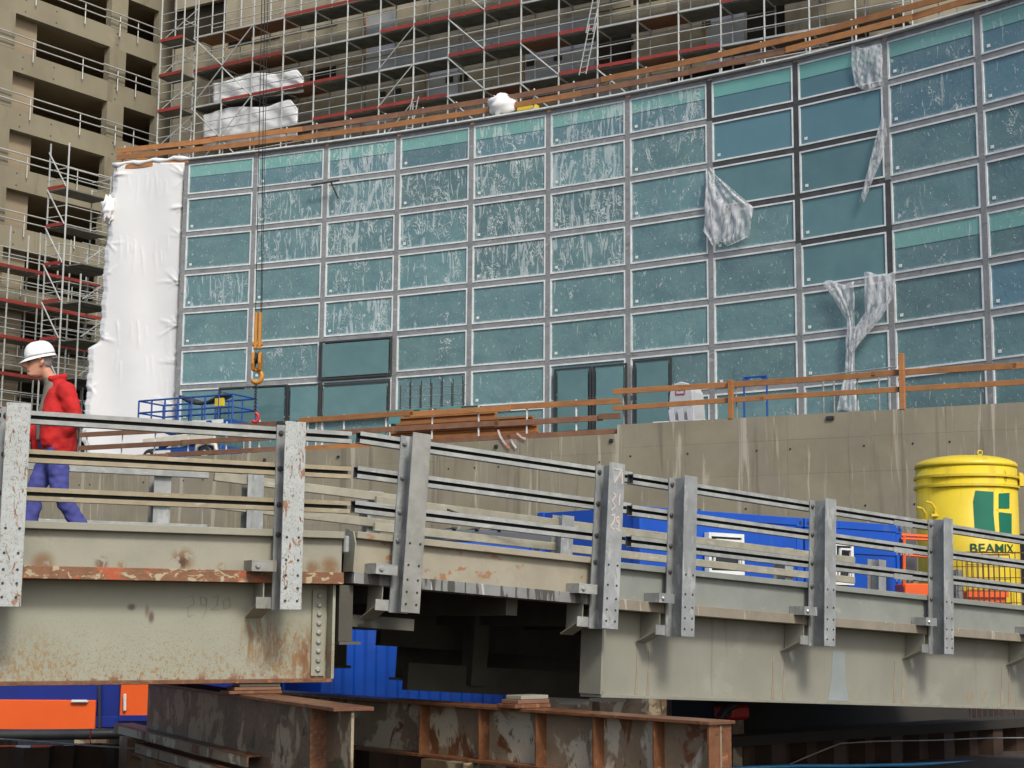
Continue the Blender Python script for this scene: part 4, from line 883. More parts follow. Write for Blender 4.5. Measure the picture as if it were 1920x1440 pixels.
# --- work platform (scissor lift) at left
lf0 = loc(372, 2.6, TZL); lf = thing('scissor_lift', 'blue scissor lift with railed platform and cream base below the white sheeting', 'lift', lf0)
def lp(px, py): return onpl(px, py, lf0, WD)
def lz(y): return lp(372, y).z
sA = (lp(283, 780) - lf0).dot(WD); sB = (lp(458, 780) - lf0).dot(WD)
zf, zr = lz(795), lz(750)
def l3(s, o, z): return V(lf0.x, lf0.y, 0) + WD * s + WNm * o + V(0, 0, z)
m_ = MB(); m_.hexa([l3(sA + 1.3, .7, zf - .18), l3(sB, .7, zf - .18), l3(sB, -.7, zf - .18), l3(sA + 1.3, -.7, zf - .18), l3(sA + 1.3, .7, zf), l3(sB, .7, zf), l3(sB, -.7, zf), l3(sA + 1.3, -.7, zf)]); m_.obj('platform', M['lift_blue'], lf, bev=.02)
m_ = MB(); m_.hexa([l3(sA, .66, zf - .12), l3(sA + 1.29, .66, zf - .12), l3(sA + 1.29, -.66, zf - .12), l3(sA, -.66, zf - .12), l3(sA, .66, zf - .02), l3(sA + 1.29, .66, zf - .02), l3(sA + 1.29, -.66, zf - .02), l3(sA, -.66, zf - .02)]); m_.obj('extension_deck', M['lift_blue'], lf)
for o_ in (.66, -.66):
    for s_ in [sA + (sB - sA) * t / 7 for t in range(8)]: m_ = MB(); m_.tube(l3(s_, o_, zf), l3(s_, o_, zr), .035, 5); m_.obj('rail_post', M['lift_blue'], lf)
    for zz in (zr, (zr + zf) / 2): m_ = MB(); m_.tube(l3(sA, o_, zz), l3(sB, o_, zz), .035, 5); m_.obj('guard_rail', M['lift_blue'], lf)
for s_ in (sA, sB):
    for zz in (zr, (zr + zf) / 2): m_ = MB(); m_.tube(l3(s_, -.66, zz), l3(s_, .66, zz), .035, 5); m_.obj('guard_rail', M['lift_blue'], lf)
for q, s_ in enumerate((.35, .5, .68, .86)): m_ = MB(); m_.box(l3(sA + (sB - sA) * s_, .715, zf - .06), .5, .015, .13, WD); m_.obj('label_plate', M['white'], lf)
m_ = MB(); m_.box(l3(sB - .6, .62, zf + .62), .35, .12, .28, WD); m_.obj('control_box', M['yellow'], lf)
m_ = MB()
def blk(u, v): return l3(sA + 1.55 + 1.9 * u, .3 - .6 * v, zr + .1 - .32 * math.sin(u * math.pi) * (1 - .3 * v) + .08)
m_.grid(blk, 12, 3); o_ = m_.obj('rolled_cover', M['black_rubber'], lf, smooth=True); o_.modifiers.new('t', 'SOLIDIFY').thickness = .1
for o_ in (.5, -.5):
    for a_, b_ in ((0, 1), (1, 0)):
        m_ = MB(); m_.beam(l3(sA + .9 + 2.1 * a_, o_, TZL + .6), l3(sA + .9 + 2.1 * b_, o_, zf - .2), .07, .12); m_.obj('scissor_arm', M['lift_blue'], lf)
m_ = MB(); m_.hexa([l3(sA + .5, .6, TZL + .22), l3(sB - .5, .6, TZL + .22), l3(sB - .5, -.6, TZL + .22), l3(sA + .5, -.6, TZL + .22), l3(sA + .5, .6, TZL + .6), l3(sB - .5, .6, TZL + .6), l3(sB - .5, -.6, TZL + .6), l3(sA + .5, -.6, TZL + .6)]); m_.obj('chassis', M['lift_blue'], lf, bev=.03)
m_ = MB(); m_.beam(l3(sA + .3, .68, TZL + .82), l3(sB - .7, .68, TZL + .95), .12, .28); m_.obj('boom', M['cream'], lf, bev=.03)
m_ = MB(); m_.box(l3(sA + .95, .63, TZL + .38), 1.1, .04, .26, WD); m_.obj('side_plate', M['white'], lf)
for s_ in (sA + .6, sB - 1.1):
    for o_ in (.62, -.62):
        m_ = MB(); m_.lathe(l3(s_, o_ - .1, TZL + .29), [(.16, 0), (.28, .0), (.29, .05), (.29, .17), (.26, .22), (.12, .22)], 20, WNm); wv = m_.obj('wheel', M['black_rubber'], lf)
        m_ = MB(); m_.lathe(l3(s_, o_ + .11, TZL + .29), [(.15, 0), (.13, .04), (.05, .05)], 14, WNm); m_.obj('hub', M['cream'], wv)
m_ = MB(); m_.path([l3(sB - 1.55, .66, TZL + .25), l3(sB - 1.5, .66, TZL + .6), l3(sB - 1.1, .66, TZL + .7), l3(sB - .7, .66, TZL + .6), l3(sB - .6, .66, TZL + .25)], .08, 6); m_.obj('mudguard', M['cream'], lf, smooth=True)
# --- white bundle and yellow box on the roof edge
bd = at(942, 198, 53.3)
mb = MB()
def bun(u, v):
    a_ = u * 6.283; t_ = v * math.pi; r = .62 * (1 + .14 * math.sin(4 * a_ + 2 * t_) + .12 * math.sin(7 * t_ + 2 * a_))
    return bd + V(r * .75 * math.sin(t_) * math.cos(a_), .4 * math.sin(t_) * math.sin(a_), r * .60 * math.cos(t_))
mb.grid(bun, 26, 18); o = mb.obj('sheet_bundle', M['tarp'], None, smooth=True); tag(o, 'crumpled white plastic bundle draped over the roof edge rail', 'tarp')
yb = at(990, 204, 54.9); t = thing('tool_case', 'small yellow case on the roof edge right of the white bundle', 'case', yb)
m_ = MB(); m_.box(yb, .75, .35, .22, SD); m_.obj('body', M['yellow'], t, bev=.03); m_ = MB(); m_.box(yb + V(0, 0, .125), .2, .06, .03, SD); m_.obj('handle', M['black_rubber'], t)
# --- white sheets on the tower behind the scaffold
for nm, (x0, y0, x1, y1), sd_ in (('upper white sheet draped on the tower behind the left scaffold bays', (397, 126, 567, 186), 1), ('lower white sheet draped on the tower just above the roof rail', (378, 186, 556, 268), 2)):
    def fn(u, v, x0=x0, y0=y0, x1=x1, y1=y1, sd_=sd_):
        sl_ = -.17; yt = y0 + 26 * (1 - u) + (10 * math.sin(u * 9 + sd_) * .4); yb_ = y1 + 22 * (1 - u) - 14
        if u > .92: yt += (u - .92) * 260
        p = onpl(x0 + (x1 - x0) * u, yt + (yb_ - yt) * v, spt(0, -.16, 0), SD)
        return p + SNm * (.03 * math.sin(u * 38 + 5 * math.sin(v * 2 + u * 3)) + .03 * math.sin(u * 17 - v * 6) + .05 * fnoise(u, v, sd_) - .1)
    mb = MB(); mb.grid(fn, 40, 14); o = mb.obj('draped_sheet', M['tarp2'], None, smooth=True); o.modifiers.new('t', 'SOLIDIFY').thickness = .02; tag(o, nm, 'tarp')
# ================================================================== CRANE HOOK
hk0 = at(482, 650, 47.0); hz = lambda y: at(482, y, 47.0).z
hk = thing('crane_hook', 'orange crane hook block with black cables and chain hanging before the glass', 'crane hook', V(hk0.x, hk0.y, hz(795)))
cx = lambda px, y: at(px, y, 47.0)
for px0, px1 in ((489, 479), (493, 489)): m_ = MB(); m_.tube(at(px0 + 5, -150, 47), cx(px1, 600), .013, 6); m_.obj('cable', M['cable'], hk)
m_ = MB(); m_.tube(at(505, -150, 47), cx(491, 588), .010, 6); m_.obj('cable', M['cable'], hk)
for e in (-.05, .07): m_ = MB(); a_ = cx(484, 586) + V(e, 0, 0); b_ = cx(482, 655) + V(e, 0, 0); m_.beam(a_, b_, .09, .16, V(0, 1, 0)); m_.obj('weight_plate', M['hook'], hk, bev=.02)
m_ = MB(); m_.beam(cx(473, 645), cx(493, 645), .12, .10); m_.obj('yoke', M['hook'], hk, bev=.02)
for e in (-.1, .1): m_ = MB(); c_ = cx(482, 677) + V(e, 0, 0); m_.loft([[c_ + V(x * .001 + s_ * .045, 0, 0) + V(0, y_, z_) for y_, z_ in ((-.2, .2), (0, .28), (.2, .2), (.22, -.1), (.14, -.30), (-.14, -.30), (-.22, -.1))] for s_, x in ((-1, 0), (1, 0))]); m_.obj('cheek_plate', M['hook'], hk, bev=.015)
m_ = MB(); m_.lathe(cx(482, 672) - V(.05, 0, 0), [(.05, 0), (.19, 0), (.15, .05), (.19, .1), (.05, .1)], 20, V(1, 0, 0)); m_.obj('sheave', M['black_rubber'], hk)
hc = cx(481, 706); hp = []
for t in range(15):
    a_ = math.radians(100 - 260 * t / 14); hp.append(hc + V(-.16 * math.cos(a_) * -1, 0, .18 * math.sin(a_)))
m_ = MB(); m_.path([cx(482, 690)] + hp, [.045] + [.055 + .02 * math.sin(math.pi * t / 14) for t in range(14)] + [.02], 8); m_.obj('hook', M['hook'], hk, smooth=True)
lz_ = hz(716); zend = hz(775); nlink = 17
for q in range(nlink):
    zc = lz_ + (zend - lz_) * (q + .5) / nlink; c_ = V(hc.x - .01, hc.y, zc); hl = abs(lz_ - zend) / nlink * .72
    ax = V(1, 0, 0) if q % 2 else V(0, 1, 0)
    m_ = MB(); m_.path([c_ + ax * .035 * math.cos(t * math.pi / 4) + V(0, 0, hl * math.sin(t * math.pi / 4)) for t in range(9)], .014, 5); m_.obj('chain_link', M['cable'], hk)
rc = V(hc.x, hc.y, hz(783)); m_ = MB(); m_.path([rc + V(.1 * math.cos(t), 0, .13 * math.sin(t)) for t in [math.radians(a_) for a_ in range(100, -150, -20)]], .05, 7); m_.obj('lower_hook', M['red_paint'], hk, smooth=True)

# --- red and white barrier tape ends by the stacked formwork
for k, pts in enumerate((((934, 806), (938, 818), (944, 828), (952, 838), (956, 840)), ((958, 824), (962, 832), (968, 840)), ((969, 812), (978, 820), (986, 823)))):
    mb = MB(); P = wpt(0, .06, 0); q = [onpl(x, y, P, WD) for x, y in pts]
    for a, b in zip(q, q[1:]): mb.beam(a, b, .01, .06)
    o = mb.obj('barrier_tape', M['tape'], None); tag(o, ('longest of three red and white tape ends hanging over the wall by the formwork', 'middle short red and white tape end on the wall face', 'right short red and white tape end near the formwork')[k], 'tape', 'barrier tape ends')
# ================================================================== RAMP BRIDGE
def plan(p, q, y0=None):
    d = V(q.x - p.x, q.y - p.y, 0).normalized(); return d
A_ = at(40, 975, 11.97); B_ = at(567, 994.5, 13.0); dL = plan(A_, B_)
FL = Fr(V(A_.x, A_.y, 3.337), dL, V(dL.y, -dL.x, 0))
A_ = at(690, 1010, 13.3); B_ = at(1165, 1065, 14.8); dM = plan(A_, B_)
zM = onpl(690, 811, A_, dM).z; zM2 = onpl(1112.5, 874, A_, dM); slM = (zM2.z - zM) / (V(zM2.x - A_.x, zM2.y - A_.y, 0).length)
FM = Fr(V(A_.x, A_.y, zM), dM + V(0, 0, slM), V(dM.y, -dM.x, 0))
A_ = at(1170, 1060, 14.7); B_ = at(1920, 1130, 19.2); dR = plan(A_, B_)
FR = Fr(V(A_.x, A_.y, 3.16), dR + V(0, 0, -.0455), V(dR.y, -dR.x, 0))
WID = 4.0
RAILS = [(-.097, 0), (-.39, -.292), (-.677, -.577)]
def c_rail(mb, F, a, b, o, h0, h1, face=1):
    # open channel: web at the back, two lips facing the camera
    t = .006; dp = .07; H = h1 - h0; lip = H * .35
    F.box(mb, a, b, o - dp + t, o, h1 - t, h1); F.box(mb, a, b, o - dp + t, o, h0, h0 + t)
    F.box(mb, a, b, o - t, o, h1 - lip, h1 - t); F.box(mb, a, b, o - t, o, h0 + t, h0 + lip)
def post(t, F, s, far=False, fm='galv', bm_='galv', btm=-1.47, topo=.025, fw=.178):
    sg = -1 if far else 1; O = -WID if far else 0
    def ob(mb, a0, a1, o0, o1, h0, h1):
        o0, o1 = sorted((O + sg * o0, O + sg * o1)); F.box(mb, a0, a1, o0, o1, h0, h1)
    hw = fw / 2
    m_ = MB(); ob(m_, s - hw, s + hw, .003, .014, btm, topo - .01); ob(m_, s - .005, s + .005, .015, .2, btm, topo - .012)
    p = m_.obj('post', M[bm_], t)
    m_ = MB(); ob(m_, s - hw, s + hw, .2, .213, btm, topo); m_.obj('front_flange', M[fm], p, bev=.003)
    if not far:
        bl = MB()
        for h in (-1.40, -1.30, -1.20, -1.08, -.90):
            for e in (-.05, .05): bl.lathe(F.pt(s + e, .213, h), [(.0105, 0), (.0105, .004)], 8, F.n)
        bl.obj('bolt_holes', M['black_rubber'], p, kind='stuff')
        for h in (-.05, -.34, -.63, -.87):
            b1 = MB(); b1.lathe(F.pt(s - hw + .035, .014, h), [(.022, 0), (.022, .012), (.014, .022)], 8, F.n); b1.obj('bolt', M['bolt'] if fm == 'post_rust' else M['bolt_zinc'] if fm == 'galv_stain' else M['bolt'], p)
    return p
def section(name, label, F, px_k, px_r, posts, mats, far_posts, gird=None, far_g=None, rk=('rail_galv',) * 3, farrail='rail_far', fs=(0, 0)):
    t = thing(name, label, 'bridge', V(F.pt(0, -2, 0).x, F.pt(0, -2, 0).y, 0))
    k0, k1 = F.spx(px_k[0], 0, -.85), F.spx(px_k[1], 0, -.85)
    r0, r1 = F.spx(px_r[0], 0, -.05), F.spx(px_r[1], 0, -.05)
    for (h0, h1), rm in zip(RAILS, rk):
        m_ = MB(); c_rail(m_, F, r0, r1, -.003, h0, h1); r_ = m_.obj('rail', M[rm], t); m_ = MB(); F.box(m_, r0, r1, -.079, -.073, h0, h1); m_.obj('shaded_channel_back', M['black_rubber'], r_)  # channel back blackened to paint the shade inside the rail slot
    for (h0, h1) in RAILS:
        m_ = MB(); F.box(m_, r0 + fs[0], r1 + fs[1], -WID, -WID + .05, h0, h1); m_.obj('rail', M[farrail], t, bev=.006)
    # kerb: top flange, web, bottom lip
    m_ = MB(); F.box(m_, k0, k1, -.20, -.012, -.885, -.828); m_.obj('kerb_flange', M[mats['kflange']], t, bev=.004)
    m_ = MB(); F.box(m_, k0, k1, -.10, -.075, -1.16, -.887); m_.obj('kerb_web', M[mats['kweb']], t)
    m_ = MB(); F.box(m_, k0, k1, -.24, -.016, -1.257, -1.162); m_.obj('deck_edge', M[mats['edge']], t, bev=.003)
    m_ = MB(); F.box(m_, k0, k1, -WID + .012, -WID + .2, -.885, -.828); F.box(m_, k0, k1, -WID + .075, -WID + .1, -1.16, -.887); F.box(m_, k0, k1, -WID + .016, -WID + .24, -1.257, -1.162); m_.obj('far_kerb', M[mats['kflange']], t)
    n = max(2, int((k1 - k0) / 1.0)); 
    for q in range(n):
        a, b = k0 + (k1 - k0) * q / n + .004, k0 + (k1 - k0) * (q + 1) / n - .004
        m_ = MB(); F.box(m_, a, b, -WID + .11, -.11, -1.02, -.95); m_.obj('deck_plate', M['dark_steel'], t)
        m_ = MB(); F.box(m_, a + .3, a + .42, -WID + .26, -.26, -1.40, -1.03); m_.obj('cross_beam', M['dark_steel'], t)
    for px in posts:
        s = F.spx(px, .21, -.7); post(t, F, s, False, mats['pf'](px), mats['pb'])
        # upper angle bracket and cantilever under the post
        m_ = MB(); F.box(m_, s - .30, s - .094, -.07, .12, -1.095, -1.083); F.box(m_, s - .30, s - .094, .108, .12, -1.17, -1.096); F.box(m_, s - .30, s - .29, -.07, .107, -1.17, -1.096); m_.obj('bracket', M[mats['br']], t)
        m_ = MB(); m_.lathe(F.pt(s - .25, .12, -1.13), [(.02, 0), (.02, .01), (.012, .018)], 8, F.n); m_.obj('bolt', M['bolt_zinc'], t)
        m_ = MB(); F.box(m_, s - .22, s - .094, .0, .012, -1.46, -1.37); m_.obj('foot_bracket', M[mats['br']], t)
        if gird is None or F.spx(gird[0], -.25, -1.6) < s < F.spx(gird[1], -.25, -1.6):
            m_ = MB(); p = F.pt
            m_.hexa([p(s - .16, .0, -1.42), p(s - .15, .0, -1.42), p(s - .15, -.24, -1.52), p(s - .16, -.24, -1.52), p(s - .16, .0, -1.26), p(s - .15, .0, -1.26), p(s - .15, -.24, -1.26), p(s - .16, -.24, -1.26)])
            m_.hexa([p(s - .22, .0, -1.435), p(s - .08, .0, -1.435), p(s - .08, -.24, -1.535), p(s - .22, -.24, -1.535), p(s - .22, .0, -1.421), p(s - .08, .0, -1.421), p(s - .08, -.24, -1.521), p(s - .22, -.24, -1.521)])
            m_.obj('cantilever', M[mats['girder']], t)
    for px in far_posts:
        s = F.spx(px, -WID, -.5); post(t, F, s, True, 'galv_stain', 'galv')
    for g, o, sg in ((gird, 0, 1), (far_g, -WID, -1)):
        if not g: continue
        a, b = F.spx(g[0], o - sg * .25, -1.6), F.spx(g[1], o - sg * .25, -1.6)
        def gb(mb, a0, a1, o0, o1, h0, h1):
            o0, o1 = sorted((o + sg * o0, o + sg * o1)); F.box(mb, a0, a1, o0, o1, h0, h1)
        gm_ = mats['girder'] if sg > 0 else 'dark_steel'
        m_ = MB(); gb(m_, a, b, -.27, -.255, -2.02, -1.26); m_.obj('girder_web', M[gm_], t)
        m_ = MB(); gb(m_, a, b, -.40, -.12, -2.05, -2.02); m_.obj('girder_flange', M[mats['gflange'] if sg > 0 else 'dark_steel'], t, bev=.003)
        if sg > 0 and mats.get('ends'):
            for e, dirn in mats['ends'](a, b):
                m_ = MB(); F.box(m_, e - .012, e + .012, -.40, -.125, -2.019, -1.26); m_.obj('end_plate', M[gm_], t)
                a0, a1 = sorted((e + dirn * .03, e + dirn * .145))
                m_ = MB(); F.box(m_, a0, a1, -.254, -.235, -2.0, -1.30); sp_ = m_.obj('splice_plate', M['kerb_rusty'] if dirn < 0 else M[gm_], t)
                for q in range(9):
                    m_ = MB(); m_.lathe(F.pt((a0 + a1) / 2, -.235, -1.95 + q * .075), [(.021, 0), (.021, .012), (.012, .02)], 8, F.n); m_.obj('bolt', M['rail_galv'] if dirn < 0 else M['bolt'], sp_)
    return t
def loc_of(F, px, o, h):
    b0 = F.pt(0, -2, 0); p = F.pt(F.spx(px, o, h), o, h); return (p.x - b0.x, p.y - b0.y, p.z)
def spot(F, px, h, r, c, o=-.25, t=.40, w=.2, ps=(1, 1, 1), s=(16, 16, 11), a=.9): return dict(c=c, s=s, t=t, w=w, a=a, pt=(*loc_of(F, px, o, h), r), ps=ps, dist=.6)
OCH = (0.20, 0.115, 0.045)
M['girder_rusty'] = mat('rust_stained_girder_paint', (0.282, 0.284, 0.222), (0.254, 0.256, 0.198), 1.5, 0.5, 0.0, 0.06, 30, 0.0,
    [dict(c=(0.215, 0.145, 0.06), s=(70, 70, 70), t=.57, w=.06, a=.75, zr=(1.45, 1.95), d=2),
     dict(c=(0.23, 0.135, 0.05), s=(34, 34, 22), t=.56, w=.07, a=.9, zr=(1.36, 1.66), d=5),
     dict(c=RUST, s=(9, 9, 6), t=.54, w=.06, a=.9, zr=(1.31, 1.40)),
     spot(FL, 545, -1.80, .34, (0.22, 0.125, 0.04), t=.42, s=(26, 26, 12)), spot(FL, 500, -1.74, .17, OCH, t=.40, s=(26, 26, 6), ps=(1, 1, .6)), spot(FL, 472, -1.72, .13, OCH, t=.40, s=(26, 26, 6), ps=(1, 1, .5)), spot(FL, 585, -1.9, .25, (0.15, 0.06, 0.02), t=.38, s=(12, 12, 6), ps=(1, 1, .6)),
     spot(FL, 247, -1.46, .05, (0.09, 0.05, 0.04), t=.2, ps=(1, 1, 1.3)), spot(FL, 284, -1.535, .055, (0.085, 0.05, 0.045), t=.2, ps=(1.6, 1.6, .8)), spot(FL, 276, -1.49, .05, (0.17, 0.12, 0.09), t=.2, ps=(1.8, 1.8, .7)),
     spot(FL, 60, -1.9, .35, (0.24, 0.16, 0.07), t=.45, s=(30, 30, 16))], ro=0)
M['kerb_rusty'] = mat('weathered_kerb_paint', (0.272, 0.264, 0.205), (0.232, 0.226, 0.176), 2.5, 0.5, 0.0, 0.1, 30, 0.0,
    [dict(c=(0.19, 0.085, 0.03), s=(5, 5, 6), t=.66, w=.08, a=.8), dict(c=(0.36, 0.34, 0.29), s=(3, 3, 9), t=.64, w=.08, a=.5),
     spot(FL, 342, -1.09, .13, (0.16, 0.075, 0.025), o=-.08, t=.36, w=.14), spot(FL, 342, -1.11, .06, (0.05, 0.02, 0.012), o=-.08, t=.36, w=.14), spot(FL, 190, -1.13, .07, (0.10, 0.055, 0.025), o=-.08, t=.36, w=.14), spot(FL, 80, -1.14, .12, (0.17, 0.09, 0.04), o=-.08, t=.3), spot(FL, 228, -1.14, .05, OCH, o=-.08, t=.36, w=.14), spot(FL, 415, -1.14, .05, OCH, o=-.08, t=.36, w=.14),
     spot(FL, 618, -1.12, .12, (0.17, 0.09, 0.035), o=-.08, t=.25), spot(FL, 585, -1.14, .10, (0.17, 0.09, 0.035), o=-.08, t=.3)], ro=0)
matL = dict(kflange='kerb_rusty', kweb='kerb_rusty', edge='edge_rust', pf=lambda px: 'post_rust', pb='galv', br='galv_stain', girder='girder_rusty', gflange='rust_plate', ends=lambda a, b: [(b, -1)])
bl = section('ramp_bridge_section', 'level left span of the site ramp bridge, rust stained beige girder and flaking white posts', FL, (-140, 648), (-140, 660), (26, 550), matL, (-120, 303, 478), (-140, 615), (-140, 650), ('rail_galv', 'rail_beige', 'rail_beige'), 'rail_galv')
matM = dict(kflange='kerb_cream', kweb='kerb_cream', edge='edge_drip', pf=lambda px: 'galv_stain' if px < 1000 else 'galv', pb='galv', br='rail_galv', girder='girder_clean', gflange='girder_clean')
bm2 = section('ramp_bridge_section', 'short middle span of the site ramp bridge with cream kerb over a dark gap', FM, (672, 1166), (676, 1186), (781, 1151), matM, (700, 1062), None, (745, 1130), fs=(.45, -.1))
matR = dict(kflange='kerb_clean', kweb='kerb_clean', edge='edge_brown', pf=lambda px: 'galv', pb='galv', br='galv', girder='girder_clean', gflange='girder_clean', ends=lambda a, b: [(a, 1)])
br3 = section('ramp_bridge_section', 'sloping right span of the site ramp bridge with clean galvanised posts', FR, (1163, 2080), (1188, 2080), (1293, 1557, 1779, 1968), matR, (1480, 1655, 1800), (1112, 2080), (1130, 2080))
# rust blotches, old marks and stains on the left girder are in its paint; splice shoes on the rails of the right span
for px in (1693, 1985):
    for (h0, h1) in RAILS:
        s = FR.spx(px, 0, -.1); m_ = MB(); FR.box(m_, s - .17, s + .17, -.001, .008, h0 - .012, h0 + (h1 - h0) * .45); 
        for q in range(4): m_.lathe(FR.pt(s - .12 + .08 * q, .002, h0 - .012), [(.012, 0), (.004, -.03)], 6, FR.u)
        m_.obj('rail_splice', M['rail_galv'], br3)
for px, F, t in ((1187, FR, br3), (1235, FR, br3)):
    pass
# end cap of the middle kerb (rounded cheek plate) and joint shoe
s = FM.spx(672, 0, -.85); m_ = MB(); p = FM.pt
m_.add([p(s - .012, -.2, -1.16), p(s - .012, -.02, -1.16), p(s - .012, -.02, -.93), p(s - .012, -.07, -.83), p(s - .012, -.2, -.80), p(s, -.2, -1.16), p(s, -.02, -1.16), p(s, -.02, -.93), p(s, -.07, -.83), p(s, -.2, -.80)], [(4, 3, 2, 1, 0), (5, 6, 7, 8, 9), (0, 1, 6, 5), (1, 2, 7, 6), (2, 3, 8, 7), (3, 4, 9, 8), (4, 0, 5, 9)]); m_.obj('cheek_plate', M['kerb_rusty'], bm2)
s = FL.spx(648, 0, -.85); m_ = MB(); FL.box(m_, s + .006, s + .05, -.14, -.03, -1.0, -.86); m_.obj('joint_shoe', M['rail_galv'], bl, bev=.01)
# dark hanger plates in the gap between left and middle spans
s = FL.spx(622, -.25, -1.6); m_ = MB(); FL.box(m_, s + .01, s + .13, -.36, -.12, -1.72, -1.262); m_.obj('hanger_plate', M['dark_steel'], bl); m_ = MB(); FL.box(m_, s + .01, s + .2, -.36, -.1, -1.745, -1.722); m_.obj('hanger_seat', M['dark_steel'], bl)
s0_, s1_ = FM.spx(640, -.3, -1.3), FM.spx(780, -.3, -1.3)
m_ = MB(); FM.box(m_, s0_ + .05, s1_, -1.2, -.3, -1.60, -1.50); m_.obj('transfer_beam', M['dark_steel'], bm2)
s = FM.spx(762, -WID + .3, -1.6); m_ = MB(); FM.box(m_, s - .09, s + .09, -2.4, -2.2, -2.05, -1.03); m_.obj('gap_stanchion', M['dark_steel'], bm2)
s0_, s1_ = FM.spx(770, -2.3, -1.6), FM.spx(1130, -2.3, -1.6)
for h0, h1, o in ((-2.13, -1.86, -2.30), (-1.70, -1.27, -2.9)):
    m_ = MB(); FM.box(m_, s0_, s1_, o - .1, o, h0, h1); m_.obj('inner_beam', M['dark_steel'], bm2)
# chalk marks on the post between the middle and right spans, faint number on the left girder
s = FM.spx(1151, .21, -.7)
def stroke(pts, r=.006, F=FM, o=.2155, par=bm2, m='chalk'):
    mb = MB()
    for (a, h), (b, k) in zip(pts, pts[1:]):
        P, Q = F.pt(a, o, h), F.pt(b, o, k); mb.beam(P, Q, .003, r * 2, (Q - P).cross(F.n))
    mb.obj('chalk_mark', M[m], par)
for pts in ([(s - .035, -.03), (s + .06, -.035)], [(s + .045, -.04), (s - .03, -.16)], [(s + .055, -.05), (s + .06, -.16)], [(s - .04, -.25), (s - .005, -.27), (s - .045, -.33), (s - .005, -.37), (s - .05, -.41)], [(s + .04, -.25), (s + .035, -.36)],
            [(s - .045, -.46), (s - .01, -.44), (s - .01, -.50), (s - .05, -.56), (s - .01, -.585)], [(s + .04, -.46), (s + .005, -.48), (s + .03, -.52), (s + .045, -.47), (s + .04, -.60)], [(s + .01, -.57), (s + .07, -.585)]): stroke(pts)

# repainted grey patch and drip lines on the right girder
def gpatch(px0, px1, h0, h1, m, nm, tp=.6):
    a, b = FR.spx(px0, -.25, -1.7), FR.spx(px1, -.25, -1.7); c = (a + b) / 2; p = FR.pt; o = -.253
    mb = MB(); ring = [(a, h0), (b, h0), (c + (b - c) * (.9 * tp + .1), (h0 + h1) / 2), (c + (b - c) * tp, h1), (c + (a - c) * tp, h1), (c + (a - c) * (.9 * tp + .1), (h0 + h1) / 2)]
    mb.loft([[p(x, o - .0015, h) for x, h in ring], [p(x, o + .0015, h) for x, h in ring]]); mb.obj(nm, M[m], br3)
gpatch(1553, 1592, -2.015, -1.50, 'patch_grey', 'paint_patch')
for k, px in enumerate((1192, 1214, 1447, 1468, 1675, 1690, 1876, 1890)): gpatch(px, px + 6, -2.015, -1.55 - .02 * (k % 3), 'drip', 'drip_stain', .3)
sN = FL.spx(350, -.25, -1.42)
for k, pts in enumerate(([(.0, 0), (.05, .02), (.06, -.05), (.01, -.08), (.02, -.15), (.06, -.13)], [(.16, 0), (.11, .01), (.12, -.06), (.165, -.05), (.16, .0), (.165, -.1), (.13, -.16)], [(.21, .0), (.26, .02), (.25, -.06), (.20, -.09), (.27, -.09)], [(.30, -.02), (.35, .01), (.36, -.07), (.31, -.09), (.30, -.02)])):
    stroke([(sN + a * 1.0, -1.38 + h) for a, h in pts], .003, FL, -.2525, bl, 'faint_chalk')
# ================================================================== SUPPORT BEAMS UNDER THE BRIDGE
def ibeam(name, label, F, s, o0, o1, ztop, H, fw, mt, stiff=(), flange_m='rust_plate', wt=.02, ft=.028):
    P = F.pt(s, 0, 0); base = V(P.x, P.y, 0)
    d = F.n; sd_ = V(F.d.x, F.d.y, 0).normalized()
    t = thing(name, label, 'steel beam', base + d * (o0 + o1) / 2)
    def bx(nm, a, b, w0, w1, z0, z1, m, bev=0):
        m_ = MB(); m_.hexa([base + d * a + sd_ * w0 + V(0, 0, z0), base + d * a + sd_ * w1 + V(0, 0, z0), base + d * b + sd_ * w1 + V(0, 0, z0), base + d * b + sd_ * w0 + V(0, 0, z0), base + d * a + sd_ * w0 + V(0, 0, z1), base + d * a + sd_ * w1 + V(0, 0, z1), base + d * b + sd_ * w1 + V(0, 0, z1), base + d * b + sd_ * w0 + V(0, 0, z1)])
        return m_.obj(nm, M[m], t, bev=bev)
    bx('top_flange', o0, o1, -fw / 2, fw / 2, ztop - ft, ztop, flange_m, .004)
    bx('bottom_flange', o0, o1, -fw / 2, fw / 2, ztop - H, ztop - H + ft, flange_m, .004)
    bx('web', o0, o1 - .02, -wt / 2, wt / 2, ztop - H + ft, ztop - ft, mt)
    for e in stiff:
        for a, b in ((-fw / 2 + .02, -wt / 2), (wt / 2, fw / 2 - .02)): bx('stiffener', e, e + .018, a, b, ztop - H + ft, ztop - ft, flange_m)
    bx('foot_block', (o0 + o1) / 2 - .3, (o0 + o1) / 2 + .3, -fw / 2 - .1, fw / 2 + .1, 0, ztop - H - .001, 'rusty_dark')
    bx('foot_block', o1 - .9, o1 - .4, -fw / 2 - .1, fw / 2 + .1, 0, ztop - H - .001, 'rusty_dark')
    return t
